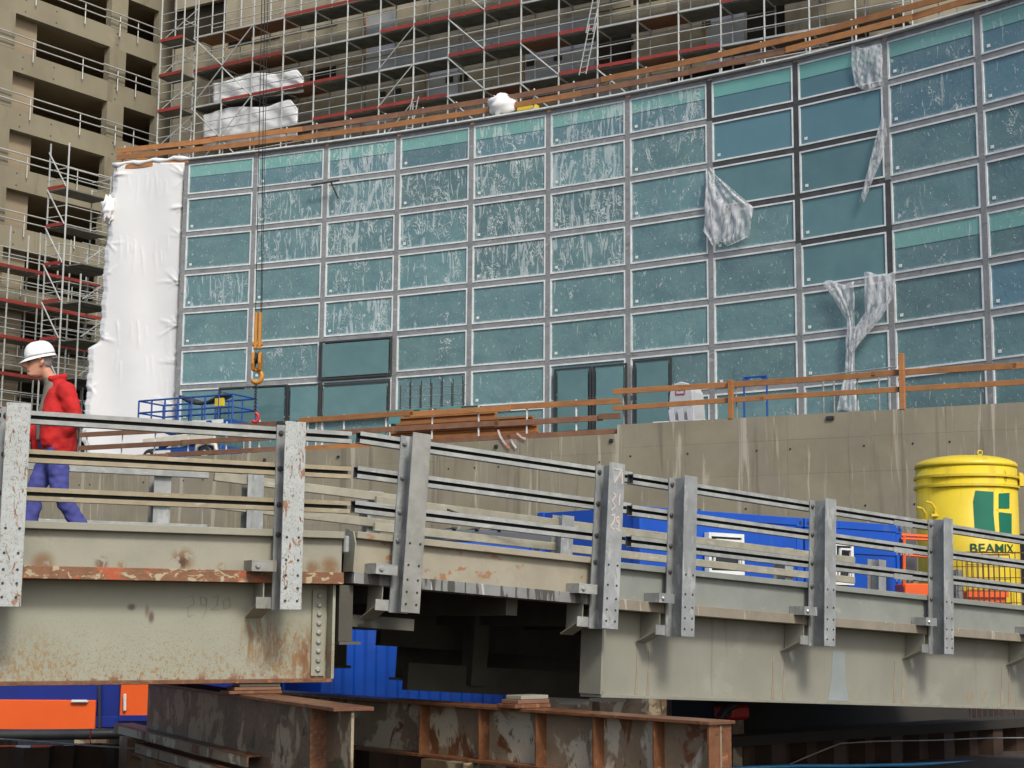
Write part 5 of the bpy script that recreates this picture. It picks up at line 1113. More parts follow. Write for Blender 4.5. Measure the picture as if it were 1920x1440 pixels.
# beam A: choose s so that its front end lands at photo x ~ 700
zA_ = 1.20
def solve_beam(F, px, py, z):
    P = onz(px, py, z); r = V(P.x - F.P.x, P.y - F.P.y, 0); hd = V(F.d.x, F.d.y, 0).normalized()
    return r.dot(hd), r.dot(F.n)
sA_, oA_ = solve_beam(FL, 664, 1326, zA_)
ibeam('support_beam', 'dark oily rusted steel beam under the end of the level left span', FL, sA_, -3.4, oA_, zA_, .72, .30, 'rusty_dark', (oA_ - .5,))
sB_, oB_ = solve_beam(FR, 1355, 1352, 1.045)
ibeam('support_beam', 'long rusty steel beam with stiffener ribs under the right span', FR, sB_, oB_ - 6.2, oB_, 1.045, .50, .30, 'rusty_beam', (oB_ - .045, oB_ - .62, oB_ - 1.3, oB_ - 2.0, oB_ - 2.75, oB_ - 3.6))
# bearing packs
for F, s, zt, zb, lb, o, w_ in ((FL, sA_ , 1.284, 1.201, 'rusty packing plates between the left span and its dark support beam', -.26, .44), (FR, sB_, FR.pt(sB_, -.26, -2.05).z - .001, 1.046, 'rusty packing plates between the right span and the ribbed support beam', -.26, .42)):
    P = F.pt(s, o, 0); t = thing('bearing_pack', lb, 'bearing', V(P.x, P.y, zb)); h = (zt - zb) / 3; dd = V(F.d.x, F.d.y, 0)
    for q in range(3):
        m_ = MB(); m_.box(V(P.x, P.y, zb + h * (q + .5)) + dd * (.02 * (q - 1)), w_ - .05 * q, .24 - .02 * q, h - .002, dd); m_.obj('plate', M[('rust_plate', 'wood_brown', 'kerb_rusty')[q]], t, bev=.004)
# loose rusty bars beside beam A
for k, (px, py, z, ln, lb) in enumerate(((232, 1357, .73, 4.2, 'upper of two loose rusty steel bars left of the dark support beam'), (272, 1394, .60, 4.2, 'lower of two loose rusty steel bars left of the dark support beam'))):
    P = onz(px, py, z); d = FL.n; m_ = MB(); t = thing('steel_bar', lb, 'steel bar', P, group='loose steel bars')
    m_.beam(P, P + d * ln, .20, .014); m_.obj('top_plate', M['rust_plate'], t)
    for e in (-.09, .09): m_ = MB(); q = dL * e; m_.beam(P + q - V(0, 0, .045), P + q + d * ln - V(0, 0, .045), .014, .075); m_.obj('side_leg', M['rusty_beam'], t)
    m_ = MB(); m_.box(P + d * .6 + V(0, 0, -z / 2 - .045), .3, .3, z - .09, d); m_.obj('rest_block', M['rusty_dark'], t)
# sheet pile walls under the bridge
def sheet_piles(label, P, d, L, ztop, cap):
    t = thing('sheet_pile_wall', label, 'wall', V(P.x, P.y, 0)); n = V(d.y, -d.x, 0); pw = .6; k = int(L / pw)
    for q in range(k):
        b = V(P.x, P.y, 0) + d * pw * q; sg = 1 if q % 2 else -1
        pr = [(0, 0), (.1, 0), (.18, .2 * sg), (.42, .2 * sg), (.5, 0), (.598, 0)]
        out = [b + d * x + n * y for x, y in pr]; inn = [b + d * x + n * (y - .015) for x, y in reversed(pr)]
        ring = out + inn; m_ = MB(); m_.loft([[p + V(0, 0, -.2) for p in ring], [p + V(0, 0, ztop - .005 * (q % 3)) for p in ring]]); m_.obj('pile', M['sheetpile'], t)
    if cap:
        m_ = MB(); b = V(P.x, P.y, ztop + .05); m_.beam(b, b + d * L, .5, .12); m_.obj('capping_beam', M['shade_black'], t)  # beam colour is near-black to paint the shade below the span
P = at(-120, 1403, 15.6); sheet_piles('dark brown sheet piling at the bottom left under the level span', V(P.x, P.y, 0), dL, 6.5, P.z, False)
P = FR.pt(FR.spx(1330, -2.4, -2.3), -2.4, 0); Pz = onpl(1500, 1368, P, V(dR.x, dR.y, 0)).z
sheet_piles('dark brown sheet piling with capping beam under the right span', V(P.x, P.y, 0), V(dR.x, dR.y, 0), 8.5, Pz - .12, True)
# added near-black bank standing for the deep shade under the right span
P2 = FR.pt(FR.spx(1180, -4.6, -2.3), -3.3, 0); m_ = MB(); dd = V(dR.x, dR.y, 0); nn_ = V(-dR.y, dR.x, 0); b = V(P2.x, P2.y, 0)
m_.hexa([b - dd * -.6, b + dd * 14, b + dd * 14 + nn_ * 1.2, b + dd * .6 + nn_ * 1.2, b + dd * .6 + V(0, 0, 1.25) + nn_ * .3, b + dd * 14 + V(0, 0, 1.0) + nn_ * .3, b + dd * 14 + nn_ * 1.2 + V(0, 0, 1.0), b + dd * .6 + nn_ * 1.2 + V(0, 0, 1.25)])
m_.obj('shade_bank', M['shade_black'], kind='structure')
# blue hose, cables
def cable(name, label, pts, r, m, cat='cable'):
    mb = MB(); mb.path(pts, r, 7); o = mb.obj(name, M[m], None, smooth=True); tag(o, label, cat)
hp_ = [onpl(px, py, FR.pt(0, -1.9, 0), V(dR.x, dR.y, 0)) for px, py in ((1370, 1441), (1500, 1436), (1600, 1436), (1700, 1434), (1800, 1430), (1960, 1424))]
cable('water_hose', 'light blue water hose running along the bottom right corner', hp_, .024, 'hose_blue', 'hose')
cable('site_cable', 'thin grey cable sagging across the sheet piling at lower right', [onpl(px, py, FR.pt(0, -1.95, 0), V(dR.x, dR.y, 0)) for px, py in ((1465, 1440), (1520, 1416), (1575, 1394), (1640, 1390), (1760, 1388), (1850, 1384), (1960, 1383))], .009, 'galv_stain')
cable('site_cable', 'thin pale cable slanting across the bottom left corner', [at(px, py, 15.2) for px, py in ((-60, 1382), (60, 1389), (160, 1397), (262, 1404))], .009, 'galv')
cable('marker_string', 'red string hanging from the black pipe at the bottom left', [at(px, py, 17.6) for px, py in ((170, 1366), (169, 1385), (170, 1400), (172, 1418), (170, 1445))], .007, 'red_paint', 'string')
cable('drain_pipe', 'fat black drain pipe lying in front of the orange doors', [at(px, py, 18.6) for px, py in ((-120, 1380), (0, 1378), (150, 1377), (330, 1374))], .062, 'pipe_black', 'pipe')
cable('site_cable', 'black cable loop hanging under the far rail of the middle span', [FM.pt(FM.spx(px, -3.9, -.4), -3.93, h) for px, h in ((838, -.10), (880, -.16), (930, -.21), (980, -.22), (1020, -.19), (1062, -.13))], .012, 'cable')
# barrier board behind the pipe
bb = at(80, 1402, 17.2); t = thing('barrier_board', 'low orange and white barrier board glimpsed under the black pipe', 'barrier', V(bb.x, bb.y, 0))
for q in range(7):
    a, b = at(-60 + 30 * q, 1402, 17.2), at(-60 + 30 * q + 28, 1402, 17.2); m_ = MB(); m_.beam(a, b, .03, .05); m_.obj('stripe', M['orange'] if q % 3 else M['white'], t)
for px in (-40, 120): a = at(px, 1402, 17.2); m_ = MB(); m_.beam(V(a.x, a.y + .03, 0), V(a.x, a.y + .03, a.z), .05, .03, V(1, 0, 0)); m_.obj('leg', M['galv'], t)
# white bracket and red jack glimpsed between beam B and the right span
wb = at(1118, 1317, 17.5); t = thing('white_bracket', 'white angular bracket glimpsed between the ribbed beam and the right span', 'bracket', V(wb.x, wb.y, 0))
m_ = MB(); pts = [at(px, py, 17.5) for px, py in ((1037, 1308), (1095, 1308), (1104, 1316), (1085, 1322), (1050, 1320))]; m_.loft([pts, [p + V(0, .06, 0) for p in pts]]); m_.obj('plate', M['white'], t)
m_ = MB(); m_.beam(at(1100, 1311, 17.5), at(1174, 1313, 17.5), .05, .035); m_.obj('bar', M['white'], t); m_ = MB(); m_.beam(V(wb.x, wb.y + .05, 0), at(1118, 1317, 17.5) + V(0, .05, 0), .08, .08, V(1, 0, 0)); m_.obj('stand', M['rusty_dark'], t)
jk = at(1372, 1335, 19.5); t = thing('red_machine', 'small red machine half hidden under the right span', 'machine', V(jk.x, jk.y, 0))
m_ = MB(); m_.box(V(jk.x, jk.y, jk.z), .34, .3, .16, dR); m_.obj('housing', M['red_paint'], t, bev=.03); m_ = MB(); m_.box(V(jk.x, jk.y, jk.z / 2 - .045), .2, .2, jk.z - .09, dR); m_.obj('stand', M['rusty_dark'], t)
m_ = MB(); m_.path([at(1350, 1345, 19.2), at(1360, 1330, 19.2), at(1380, 1320, 19.2)], .05, 8); m_.obj('hose', M['black_rubber'], t)
m_ = MB(); m_.box(V(jk.x, jk.y - .16, jk.z), .16, .03, .08, dR); m_.obj('grille', M['black_rubber'], t)

# ================================================================== SITE CONTAINERS
def container(name, label, P, d, L, W, z0, H, mt='blue', corr=True, plinth=True, fascia=.42):
    d = V(d.x, d.y, 0).normalized(); n = V(d.y, -d.x, 0)
    t = thing(name, label, 'container', V(P.x, P.y, z0))
    b = V(P.x, P.y, z0)
    def pp(s, o, z): return b + d * s - n * o + V(0, 0, z)
    def bx(nm, s0, s1, o0, o1, a0, a1, m=mt, bev=.0):
        m_ = MB(); m_.hexa([pp(s0, o0, a0), pp(s1, o0, a0), pp(s1, o1, a0), pp(s0, o1, a0), pp(s0, o0, a1), pp(s1, o0, a1), pp(s1, o1, a1), pp(s0, o1, a1)]); return m_.obj(nm, M[m], t, bev=bev)
    c = .16
    for s0 in (0, L - c):
        for o0 in (0, W - c):
            bx('corner_post', s0, s0 + c, o0, o0 + c, .12, H - .17, bev=.01)
            for a0 in (0, H - .165):
                k = bx('corner_casting', s0 - .006, s0 + c + .006, o0 - .006, o0 + c, a0, a0 + .165 - (0 if a0 else .05), bev=.012)
                if o0 == 0: m_ = MB(); m_.lathe(pp(s0 + c / 2, -.004, a0 + .08), [(.035, 0), (.035, .006)], 10, n); m_.obj('casting_hole', M['black_rubber'], k)
    bx('top_rail', c + .01, L - c - .01, .0, .1, H - .14, H - .005, bev=.01); bx('bottom_rail', c + .01, L - c - .01, .0, .1, .0, .14, bev=.01)
    if not corr and fascia: bx('fascia', c + .004, L - c - .004, .018, .09, H - .145 - fascia, H - .145)
    def panel(fn, length):
        ring = []
        if corr:
            x = 0
            while x < length - .01:
                for dx, dy in ((0, .05), (.10, .05), (.14, .015), (.24, .015), (.28, .05)):
                    if x + dx <= length: ring.append((x + dx, dy))
                x += .281
            ring.append((length, .05))
        else: ring = [(0, .04), (length, .04)]
        return ring
    r = panel(None, L - 2 * c); m_ = MB(); out = [(c + x, y) for x, y in r] + [(c + x, y + .03) for x, y in reversed(r)]
    m_.loft([[pp(x, y, .141) for x, y in out], [pp(x, y, H - .146) for x, y in out]]); m_.obj('side_panel', M[mt], t)
    for s0, sg in ((.03, 1), (L - .06, -1)): bx('end_panel', s0, s0 + .03, c + .003, W - c - .003, .0, H - .01)
    bx('rear_panel', c + .003, L - c - .003, W - .07, W - .04, .0, H - .01); bx('roof', c + .003, L - c - .003, .101, W - .071, H - .06, H - .02)
    if plinth and z0 > .05: 
        for s0 in (.2, L / 2 - .2, L - .6): bx('plinth', s0, s0 + .4, .02, W - .02, -z0, -.001, 'rusty_dark')
    return t, pp, bx
def window(t, F3, px0, py0, px1, py1, m='white'):
    P, d = F3; n = V(d.y, -d.x, 0)
    a = onpl(px0, py0, P + n * .05, d); b = onpl(px1, py0, P + n * .05, d); z1 = a.z; z0 = onpl(px0, py1, P + n * .05, d).z
    L_ = V(b.x - a.x, b.y - a.y, 0).length; c = V((a.x + b.x) / 2, (a.y + b.y) / 2, (z0 + z1) / 2); H = z1 - z0; f_ = .06
    m_ = MB()
    for e in (-1, 1): m_.box(c + d * e * (L_ / 2 - f_ / 2), f_, .1, H, d); m_.box(c + V(0, 0, e * (H / 2 - f_ / 2)), L_ - 2 * f_ - .002, .1, f_, d)
    fr = m_.obj('window', M[m], t)
    m_ = MB(); m_.box(c, L_ - 2 * f_ - .004, .02, H - 2 * f_ - .004, d); m_.obj('pane', M['glass_dark'], fr)
    cs = c + n * .035; m_ = MB(); w2, h2 = L_ / 2 - f_ - .06, H / 2 - f_ - .06
    for e in (-1, 1): m_.beam(cs + d * e * w2 - V(0, 0, h2), cs + d * e * w2 + n * .05 + V(0, 0, h2), .035, .035, d)
    m_.beam(cs - d * w2 + n * .05 + V(0, 0, h2), cs + d * w2 + n * .05 + V(0, 0, h2), .035, .035); m_.beam(cs - d * w2 - V(0, 0, h2), cs + d * w2 - V(0, 0, h2), .035, .035); m_.obj('sash', M[m], fr)
ca = math.radians(41); CD = V(math.cos(ca), math.sin(ca), 0)
C0 = at(1200, 1000, 25.0); C1x = onpl(1506, 1000, C0, CD); Lc = V(C1x.x - C0.x, C1x.y - C0.y, 0).length
zt = onpl(1317, 957, C0, CD).z
t1, _, _ = container('site_container', 'bright blue site office container with white window behind the right span', C0, CD, Lc, 2.4, zt - 2.6, 2.6, corr=False)
window(t1, (C0, CD), 1325, 998, 1391, 1076)
C2 = C0 + CD * (Lc + .06); C2x = onpl(1691, 1000, C2, CD); L2 = V(C2x.x - C2.x, C2x.y - C2.y, 0).length
z2 = onpl(1640, 981, C2, CD).z
t2_, _, _ = container('site_container', 'shorter bright blue container beside the orange frame and yellow silo', C2, CD, L2, 2.4, z2 - 2.6, 2.6, corr=False)
window(t2_, (C2, CD), 1560, 1016, 1596, 1096)
C3 = at(604, 1200, 19.9); c3d = V(math.cos(math.radians(20)), math.sin(math.radians(20)), 0); C3x = onpl(1016, 1200, C3, c3d)
z3 = onpl(800, 1014, C3, c3d).z; H3 = 2.55
t3, pp3, bx3 = container('site_container', 'ribbed blue steel container seen through the gap under the middle span', C3, c3d, V(C3x.x - C3.x, C3x.y - C3.y, 0).length, 2.4, max(.02, z3 - H3), H3)
zz3 = max(.02, z3 - H3) + H3
g0 = onpl(806, 1000, C3 + V(.1, .4, 0), c3d); g1 = onpl(1016, 1000, C3 + V(.1, .4, 0), c3d)
gt_ = onpl(850, 992, C3 + V(.1, .4, 0), c3d).z
t = thing('roof_pack', 'dark grey sheeted pack lying on the ribbed blue container', 'pack', V(g0.x, g0.y, zz3))
m_ = MB(); m_.box(V((g0.x + g1.x) / 2, (g0.y + g1.y) / 2, (zz3 + gt_) / 2) + V(0, .5, 0), V(g1.x - g0.x, g1.y - g0.y, 0).length, 1.0, gt_ - zz3 - .002, c3d); m_.obj('body', M['grey_box'], t, bev=.03)
for q in range(5): m_ = MB(); cpt = g0 + (g1 - g0) * ((q + .5) / 5); m_.box(V(cpt.x, cpt.y, gt_ + .01) + V(0, .5, 0), .05, 1.05, .02, c3d); m_.obj('strap', M['black_rubber'], t)
# blue and orange plant container, bottom left
C4 = at(-140, 1300, 20.5); c4d = V(1, .03, 0).normalized(); C4x = onpl(305, 1300, C4, c4d)
zb4 = at(100, 1371, 20.5).z
t4, pp4, bx4 = container('plant_container', 'navy blue plant container with orange doors under the left span', C4, c4d, V(C4x.x - C4.x, C4x.y - C4.y, 0).length + 1.2, 2.2, .42, 1.85, 'navy', corr=False, fascia=0)
def door4(px0, py0, px1, py1, hx0, hy0, hx1, hy1):
    P = C4 + V(0, -.02, 0); a = onpl(px0, py0, P, c4d); b = onpl(px1, py1, P, c4d); c = (a + b) / 2; n = V(c4d.y, -c4d.x, 0)
    m_ = MB(); m_.box(c + n * .0, V(b.x - a.x, b.y - a.y, 0).length, .05, a.z - b.z, c4d); o = m_.obj('door', M['orange'], t4, bev=.008)
    h0, h1 = onpl(hx0, hy0, P + n * .06, c4d), onpl(hx1, hy1, P + n * .06, c4d); m_ = MB(); m_.tube(h0, h1, .02, 7)
    for h in (h0, h1): m_.tube(h, h - n * .05, .014, 6)
    m_.obj('handle', M['white_steel'], o)
door4(-90, 1311, 178, 1369, 135, 1315, 163, 1315); door4(229, 1240, 300, 1343, 234, 1303, 234, 1332)
m_ = MB(); P = C4 + V(0, -.02, 0); a = onpl(187, 1280, P, c4d); b = onpl(187, 1368, P, c4d); m_.beam(a, b, .03, .03, c4d); m_.obj('seam', M['black_rubber'], t4)
m_ = MB(); a = onpl(224, 1346, P, c4d); b = onpl(300, 1346, P, c4d); m_.beam(a, b, .1, .07); m_.obj('door_sill', M['navy'], t4)

# ================================================================== YELLOW SILO
SC = at(1813, 950, 33.0); SR_ = 95 * 33.0 / 3000; sy = lambda y: at(1813, y, 33.0).z
si = thing('mortar_silo', 'yellow steel mortar silo with domed lid and green emblem before the retaining wall', 'silo', V(SC.x, SC.y, 0))
c0 = V(SC.x, SC.y, 0); zl = sy(880)
m_ = MB(); m_.lathe(c0, [(.28, .9), (SR_ * .97, 2.1), (SR_ * .97, zl)], 56, cap=True); m_.obj('body', M['yellow'], si, smooth=False)
for p in si.children[0].data.polygons: p.use_smooth = abs(p.normal.z) < .6
zt = sy(855); m_ = MB(); m_.lathe(c0, [(SR_ * .985, zl + .003), (SR_ * .99, zl + .05)] + [(SR_ * .99 * math.cos(a * math.pi / 20), zl + .05 + (zt - zl - .05) * math.sin(a * math.pi / 20)) for a in range(1, 10)] + [(.03, zt)], 56); m_.obj('lid', M['yellow'], si, smooth=True)
for y in (898, 916): m_ = MB(); z_ = sy(y); m_.lathe(c0, [(SR_ * .972, z_ - .03), (SR_ * 1.012, z_ - .025), (SR_ * 1.012, z_ + .025), (SR_ * .972, z_ + .03)], 56, cap=False); m_.obj('hoop', M['yellow'], si)
m_ = MB(); e = V(SC.x + .25, SC.y - .2, zt - .02); m_.path([e + V(.05 * math.cos(a), 0, .07 + .05 * math.sin(a)) for a in [k * math.pi / 4 for k in range(9)]], .014, 6); m_.obj('lifting_eye', M['yellow'], si)
m_ = MB(); e = c0 + V(SR_ * .98, -.15, sy(898)); m_.loft([[e + V(x, y_, z_) for x, z_ in ((0, .12), (.07, .1), (.20, -.16), (0, -.16))] for y_ in (-.12, .12)]); m_.obj('spout', M['yellow'], si)
for k in range(4):
    a = math.pi / 4 + k * math.pi / 2; q = c0 + V(math.cos(a), math.sin(a), 0) * SR_ * .98
    m_ = MB(); m_.beam(V(q.x, q.y, 0), V(q.x, q.y, 2.6), .12, .12, V(1, 0, 0)); m_.obj('leg', M['yellow'], si)
def cyl(px, py, dr=.012):
    r = ray(px, py); o = V(0, 0, EYE); R = SR_ * .97 + dr
    a = r.x ** 2 + r.y ** 2; b = -2 * (r.x * SC.x + r.y * SC.y); c = SC.x ** 2 + SC.y ** 2 - R * R
    t = (-b - math.sqrt(max(0, b * b - 4 * a * c))) / (2 * a); return o + r * t
def emblem(L_, R_):      # left and right outlines (same number of points), top to bottom
    mb = MB(); n = 8
    def fn(u, v):
        k = min(int(v * (len(L_) - 1)), len(L_) - 2); f_ = v * (len(L_) - 1) - k
        x0, y0 = [L_[k][i] + (L_[k + 1][i] - L_[k][i]) * f_ for i in (0, 1)]; x1, y1 = [R_[k][i] + (R_[k + 1][i] - R_[k][i]) * f_ for i in (0, 1)]
        return cyl(x0 + (x1 - x0) * u, y0 + (y1 - y0) * u)
    mb.grid(fn, n, 6); mb.obj('emblem', M['green'], si)
emblem([(1829, 919.6), (1825, 940), (1828, 990)], [(1863, 922), (1863, 965), (1866, 996)])
emblem([(1873, 925), (1873, 953)], [(1893, 924), (1893, 953)])
emblem([(1873, 960), (1875, 1000)], [(1897, 963), (1897, 1001)])
def text_on_silo(txt, px0, px1, py0, py1, m):
    cu = bpy.data.curves.new('lettering', 'FONT'); cu.body = txt; cu.resolution_u = 3; cu.offset = .012
    to = bpy.data.objects.new('lettering_src', cu); COL.objects.link(to)
    me = bpy.data.meshes.new_from_object(to.evaluated_get(bpy.context.evaluated_depsgraph_get())); bpy.data.objects.remove(to)
    vs = [v.co.copy() for v in me.vertices]; x0 = min(v.x for v in vs); x1 = max(v.x for v in vs); y0 = min(v.y for v in vs); y1 = max(v.y for v in vs)
    P0, P1 = cyl(px0, py0), cyl(px1, py0); a0 = math.atan2(P0.y - SC.y, P0.x - SC.x); a1 = math.atan2(P1.y - SC.y, P1.x - SC.x)
    zt, zb = P0.z, cyl(px0, py1).z; R = SR_ * .97 + .014
    mb = MB(); mb.add([(SC.x + R * math.cos(a0 + (a1 - a0) * (v.x - x0) / (x1 - x0)), SC.y + R * math.sin(a0 + (a1 - a0) * (v.x - x0) / (x1 - x0)), zb + (zt - zb) * (v.y - y0) / (y1 - y0)) for v in vs], [tuple(p.vertices) for p in me.polygons])
    bpy.data.meshes.remove(me); mb.obj('lettering', m, si)
text_on_silo('BEAMIX', 1819, 1900, 1019, 1036, M['darkgreen'])
# clamps on the left flank
for px, py in ((1733, 965), (1750, 955)):
    p = cyl(px, py, .02); m_ = MB(); m_.path([p + V(.03, -.02, -.12), p + V(.02, -.05, .02), p + V(-.05, -.06, .12), p + V(-.16, -.06, .15)], .022, 6); m_.box(p + V(.02, -.04, -.12), .16, .06, .05); m_.obj('clamp', M['yellow'], si)
# ------------------------------------------------------------------ orange frame, orange skip, mesh crate
of = at(1716, 1120, 28.0); t = thing('orange_tank_frame', 'orange pipe frame and base between the short blue container and the silo', 'frame', V(of.x, of.y, 0))
q = lambda px, py, dY=0: at(px, py, 28.0 + dY)
for a, b, r in (((1690, 1003), (1743, 1006), .03), ((1690, 1010), (1743, 1012), .022), ((1743, 1004), (1744, 1100), .035), ((1692, 1040), (1743, 1044), .028), ((1695, 1003), (1695, 1100), .03)): m_ = MB(); m_.tube(q(*a), q(*b), r, 7); m_.obj('pipe', M['orange'], t)
a, b = q(1694, 1094), q(1746, 1128); m_ = MB(); m_.box(V((a.x + b.x) / 2, a.y + .3, b.z * .5 + a.z * .5), b.x - a.x, .7, a.z - b.z); m_.obj('base', M['orange'], t, bev=.02)
m_ = MB(); m_.box(V((a.x + b.x) / 2, a.y + .3, b.z / 2), b.x - a.x - .1, .5, b.z - .002); m_.obj('pedestal', M['rusty_dark'], t)
m_ = MB(); a, b = q(1694, 1006, .4), q(1722, 1088, .4); m_.box(V((a.x + b.x) / 2, a.y + .2, (a.z + b.z) / 2), b.x - a.x, .3, a.z - b.z); m_.obj('tank', M['grey_box'], t, bev=.02)
m_ = MB(); m_.beam(V((a.x + b.x) / 2, a.y + .2, 0), V((a.x + b.x) / 2, a.y + .2, b.z - .002), .2, .2, V(1, 0, 0)); m_.obj('tank_leg', M['rusty_dark'], t)
sk = at(1850, 1120, 26.5); t = thing('orange_skip', 'low orange skip in front of the silo behind the rails', 'skip', V(sk.x, sk.y, 0))
a, b = at(1816, 1107, 26.5), at(1887, 1128, 26.5); Lk = b.x - a.x; cx_ = (a.x + b.x) / 2; hk_ = a.z
m_ = MB(); m_.loft([[V(cx_ + s_ * Lk / 2 * k, a.y + o_ + .5, z_) for s_, o_ in ((-1, -.5), (1, -.5), (1, .5), (-1, .5))] for k, z_ in ((.82, .1), (1, hk_))]); m_.obj('body', M['orange'], t, bev=.02)
m_ = MB(); m_.box(V(cx_, a.y - .02, hk_ - .06), Lk + .06, .06, .1); m_.obj('rim', M['orange'], t)
for e in (-.3, .3): m_ = MB(); m_.box(V(cx_ + e, a.y + .5, .05), .12, .9, .1); m_.obj('runner', M['rusty_dark'], t)
mp = at(1865, 1080, 24.5); t = thing('mesh_crate', 'rusty open wire mesh crate in front of the silo', 'crate', V(mp.x, mp.y, 0))
x0, x1 = at(1812, 1080, 24.5).x, at(1925, 1080, 24.5).x; zt_, zb_ = at(1865, 1036, 24.5).z, at(1865, 1130, 24.5).z
for k in range(12):
    x = x0 + (x1 - x0) * k / 11
    for dy in (0, .8): m_ = MB(); m_.tube(V(x, mp.y + dy, .02), V(x, mp.y + dy, zt_ - .05 * ((k * 5) % 3)), .008, 4); m_.obj('wire', M['mesh_rust'], t)
for k in range(6):
    z = zt_ - (zt_ - zb_) * k / 4
    for dy in (0, .8): m_ = MB(); m_.tube(V(x0, mp.y + dy, z), V(x1, mp.y + dy, z), .008 if k else .016, 4); m_.obj('cross_wire', M['mesh_rust'], t)
# dark shed at the right edge behind the silo
m_ = MB(); p = at(1935, 1000, 35.5); t = thing('dark_cabinet', 'dark grey cabinet at the right edge behind the yellow silo', 'cabinet', V(p.x, p.y, 0))
m_.box(V(p.x + .25, p.y, p.z / 2), .9, .8, p.z); m_.obj('body', M['grey_box'], t, bev=.02); m_ = MB(); m_.box(V(p.x - .0, p.y - .41, p.z * .5), .03, .02, .3); m_.obj('handle', M['galv'], t)
# ================================================================== PERSON
s_m = FL.spx(93, -1.75, -.9); mp0 = FL.pt(s_m, -1.75, -.95)
man_rot = math.atan2(-dL.y, -dL.x)        # local +X = walking direction (towards photo left)
# scale so that the helmet top reaches photo row 641
zt = onpl(72, 641, mp0, dL).z; MS = (zt - mp0.z) / 1.80
man = thing('person', 'person in white helmet, red jacket and blue trousers walking left on the bridge', 'person', mp0, rotz=man_rot)
MM = wm(man) @ Matrix.Scale(MS, 4)
def ell_ring(c, rx, ry, n=20, tilt=0.0):
    return [Vector((c[0] + rx * math.cos(a) * math.cos(tilt), c[1] + ry * math.sin(a), c[2] - rx * math.cos(a) * math.sin(tilt))) for a in [2 * math.pi * k / n for k in range(n)]]
def limb(mb, pts, n=14):       # pts: (x,y,z,r)
    P = [Vector(p[:3]) for p in pts]; R = [p[3] for p in pts]
    d0 = (P[0] - P[1]).normalized(); d1 = (P[-1] - P[-2]).normalized()
    PP = [P[0] + d0 * R[0] * .85, P[0] + d0 * R[0] * .5] + P + [P[-1] + d1 * R[-1] * .5, P[-1] + d1 * R[-1] * .85]
    RR = [R[0] * .45, R[0] * .85] + R + [R[-1] * .85, R[-1] * .45]
    mb.path(PP, RR, n)
def sculpt(mb, name, m, parent, voxel=.012, smooth=2, wr=None):
    me = bpy.data.meshes.new(name + '_src'); me.from_pydata([tuple(v) for v in mb.v], [], mb.f); me.update()
    bm = bmesh.new(); bm.from_mesh(me); bmesh.ops.recalc_face_normals(bm, faces=bm.faces); bm.to_mesh(me); bm.free()
    o = bpy.data.objects.new(name + '_src', me); COL.objects.link(o)
    r = o.modifiers.new('r', 'REMESH'); r.mode = 'VOXEL'; r.voxel_size = voxel
    s = o.modifiers.new('s', 'SMOOTH'); s.factor = .5; s.iterations = smooth
    me2 = bpy.data.meshes.new_from_object(o.evaluated_get(bpy.context.evaluated_depsgraph_get())); me2.name = name
    bpy.data.objects.remove(o)
    for v in me2.vertices:
        co = v.co
        if wr: co = co + v.normal * wr(co)
        v.co = co * MS
    me2.materials.clear(); me2.materials.append(M[m])
    me2.polygons.foreach_set('use_smooth', [True] * len(me2.polygons))
    ob = bpy.data.objects.new(name, me2); COL.objects.link(ob); ob.parent = parent; WM[ob.name] = wm(parent)
    return ob
from mathutils import noise as mnoise
# ---- body: one continuous skin surface
b = MB()
b.loft([ell_ring(c, rx, ry, 18) for c, rx, ry in (((0, 0, .84), .09, .13), ((0, 0, .92), .115, .155), ((-.005, 0, 1.08), .105, .145), ((-.015, 0, 1.24), .12, .165), ((-.02, 0, 1.36), .095, .165), ((.01, 0, 1.43), .07, .09), ((.06, 0, 1.47), .055, .058))])
limb(b, [(.02, 0, 1.44, .058), (.085, 0, 1.50, .056), (.12, 0, 1.55, .058)])                       # neck
hx, hz_ = .175, 1.612
b.loft([ell_ring((hx + dx, 0, hz_ + dz), rx, ry, 18) for dx, dz, rx, ry in ((.025, -.135, .03, .025), (.025, -.115, .066, .047), (.008, -.075, .087, .06), (-.003, -.02, .10, .075), (-.01, .04, .102, .08), (-.012, .085, .09, .072), (-.012, .115, .055, .045))])
limb(b, [(hx + .088, 0, hz_ + .02, .018), (hx + .122, 0, hz_ - .012, .021), (hx + .137, 0, hz_ - .028, .020), (hx + .10, 0, hz_ - .036, .021)], 10)   # nose
limb(b, [(hx + .072, -.025, hz_ - .072, .014), (hx + .083, 0, hz_ - .070, .014), (hx + .072, .025, hz_ - .072, .014)], 8)   # lips
limb(b, [(hx + .055, -.02, hz_ - .108, .022), (hx + .06, .02, hz_ - .108, .022)], 8)                                    # chin
for e in (-1, 1):
    limb(b, [(hx - .02, .076 * e, hz_ + .025, .016), (hx - .016, .083 * e, hz_ - .005, .02), (hx - .01, .077 * e, hz_ - .03, .013)], 8)   # ear
    limb(b, [(hx + .075, .015 * e, hz_ + .030, .014), (hx + .07, .05 * e, hz_ + .032, .013)], 8)                          # brow
arms = {1: [(-.04, .19, 1.37), (-.12, .235, 1.10), (-.01, .15, .94)], -1: [(-.02, -.19, 1.37), (.06, -.235, 1.10), (.27, -.20, .93)]}
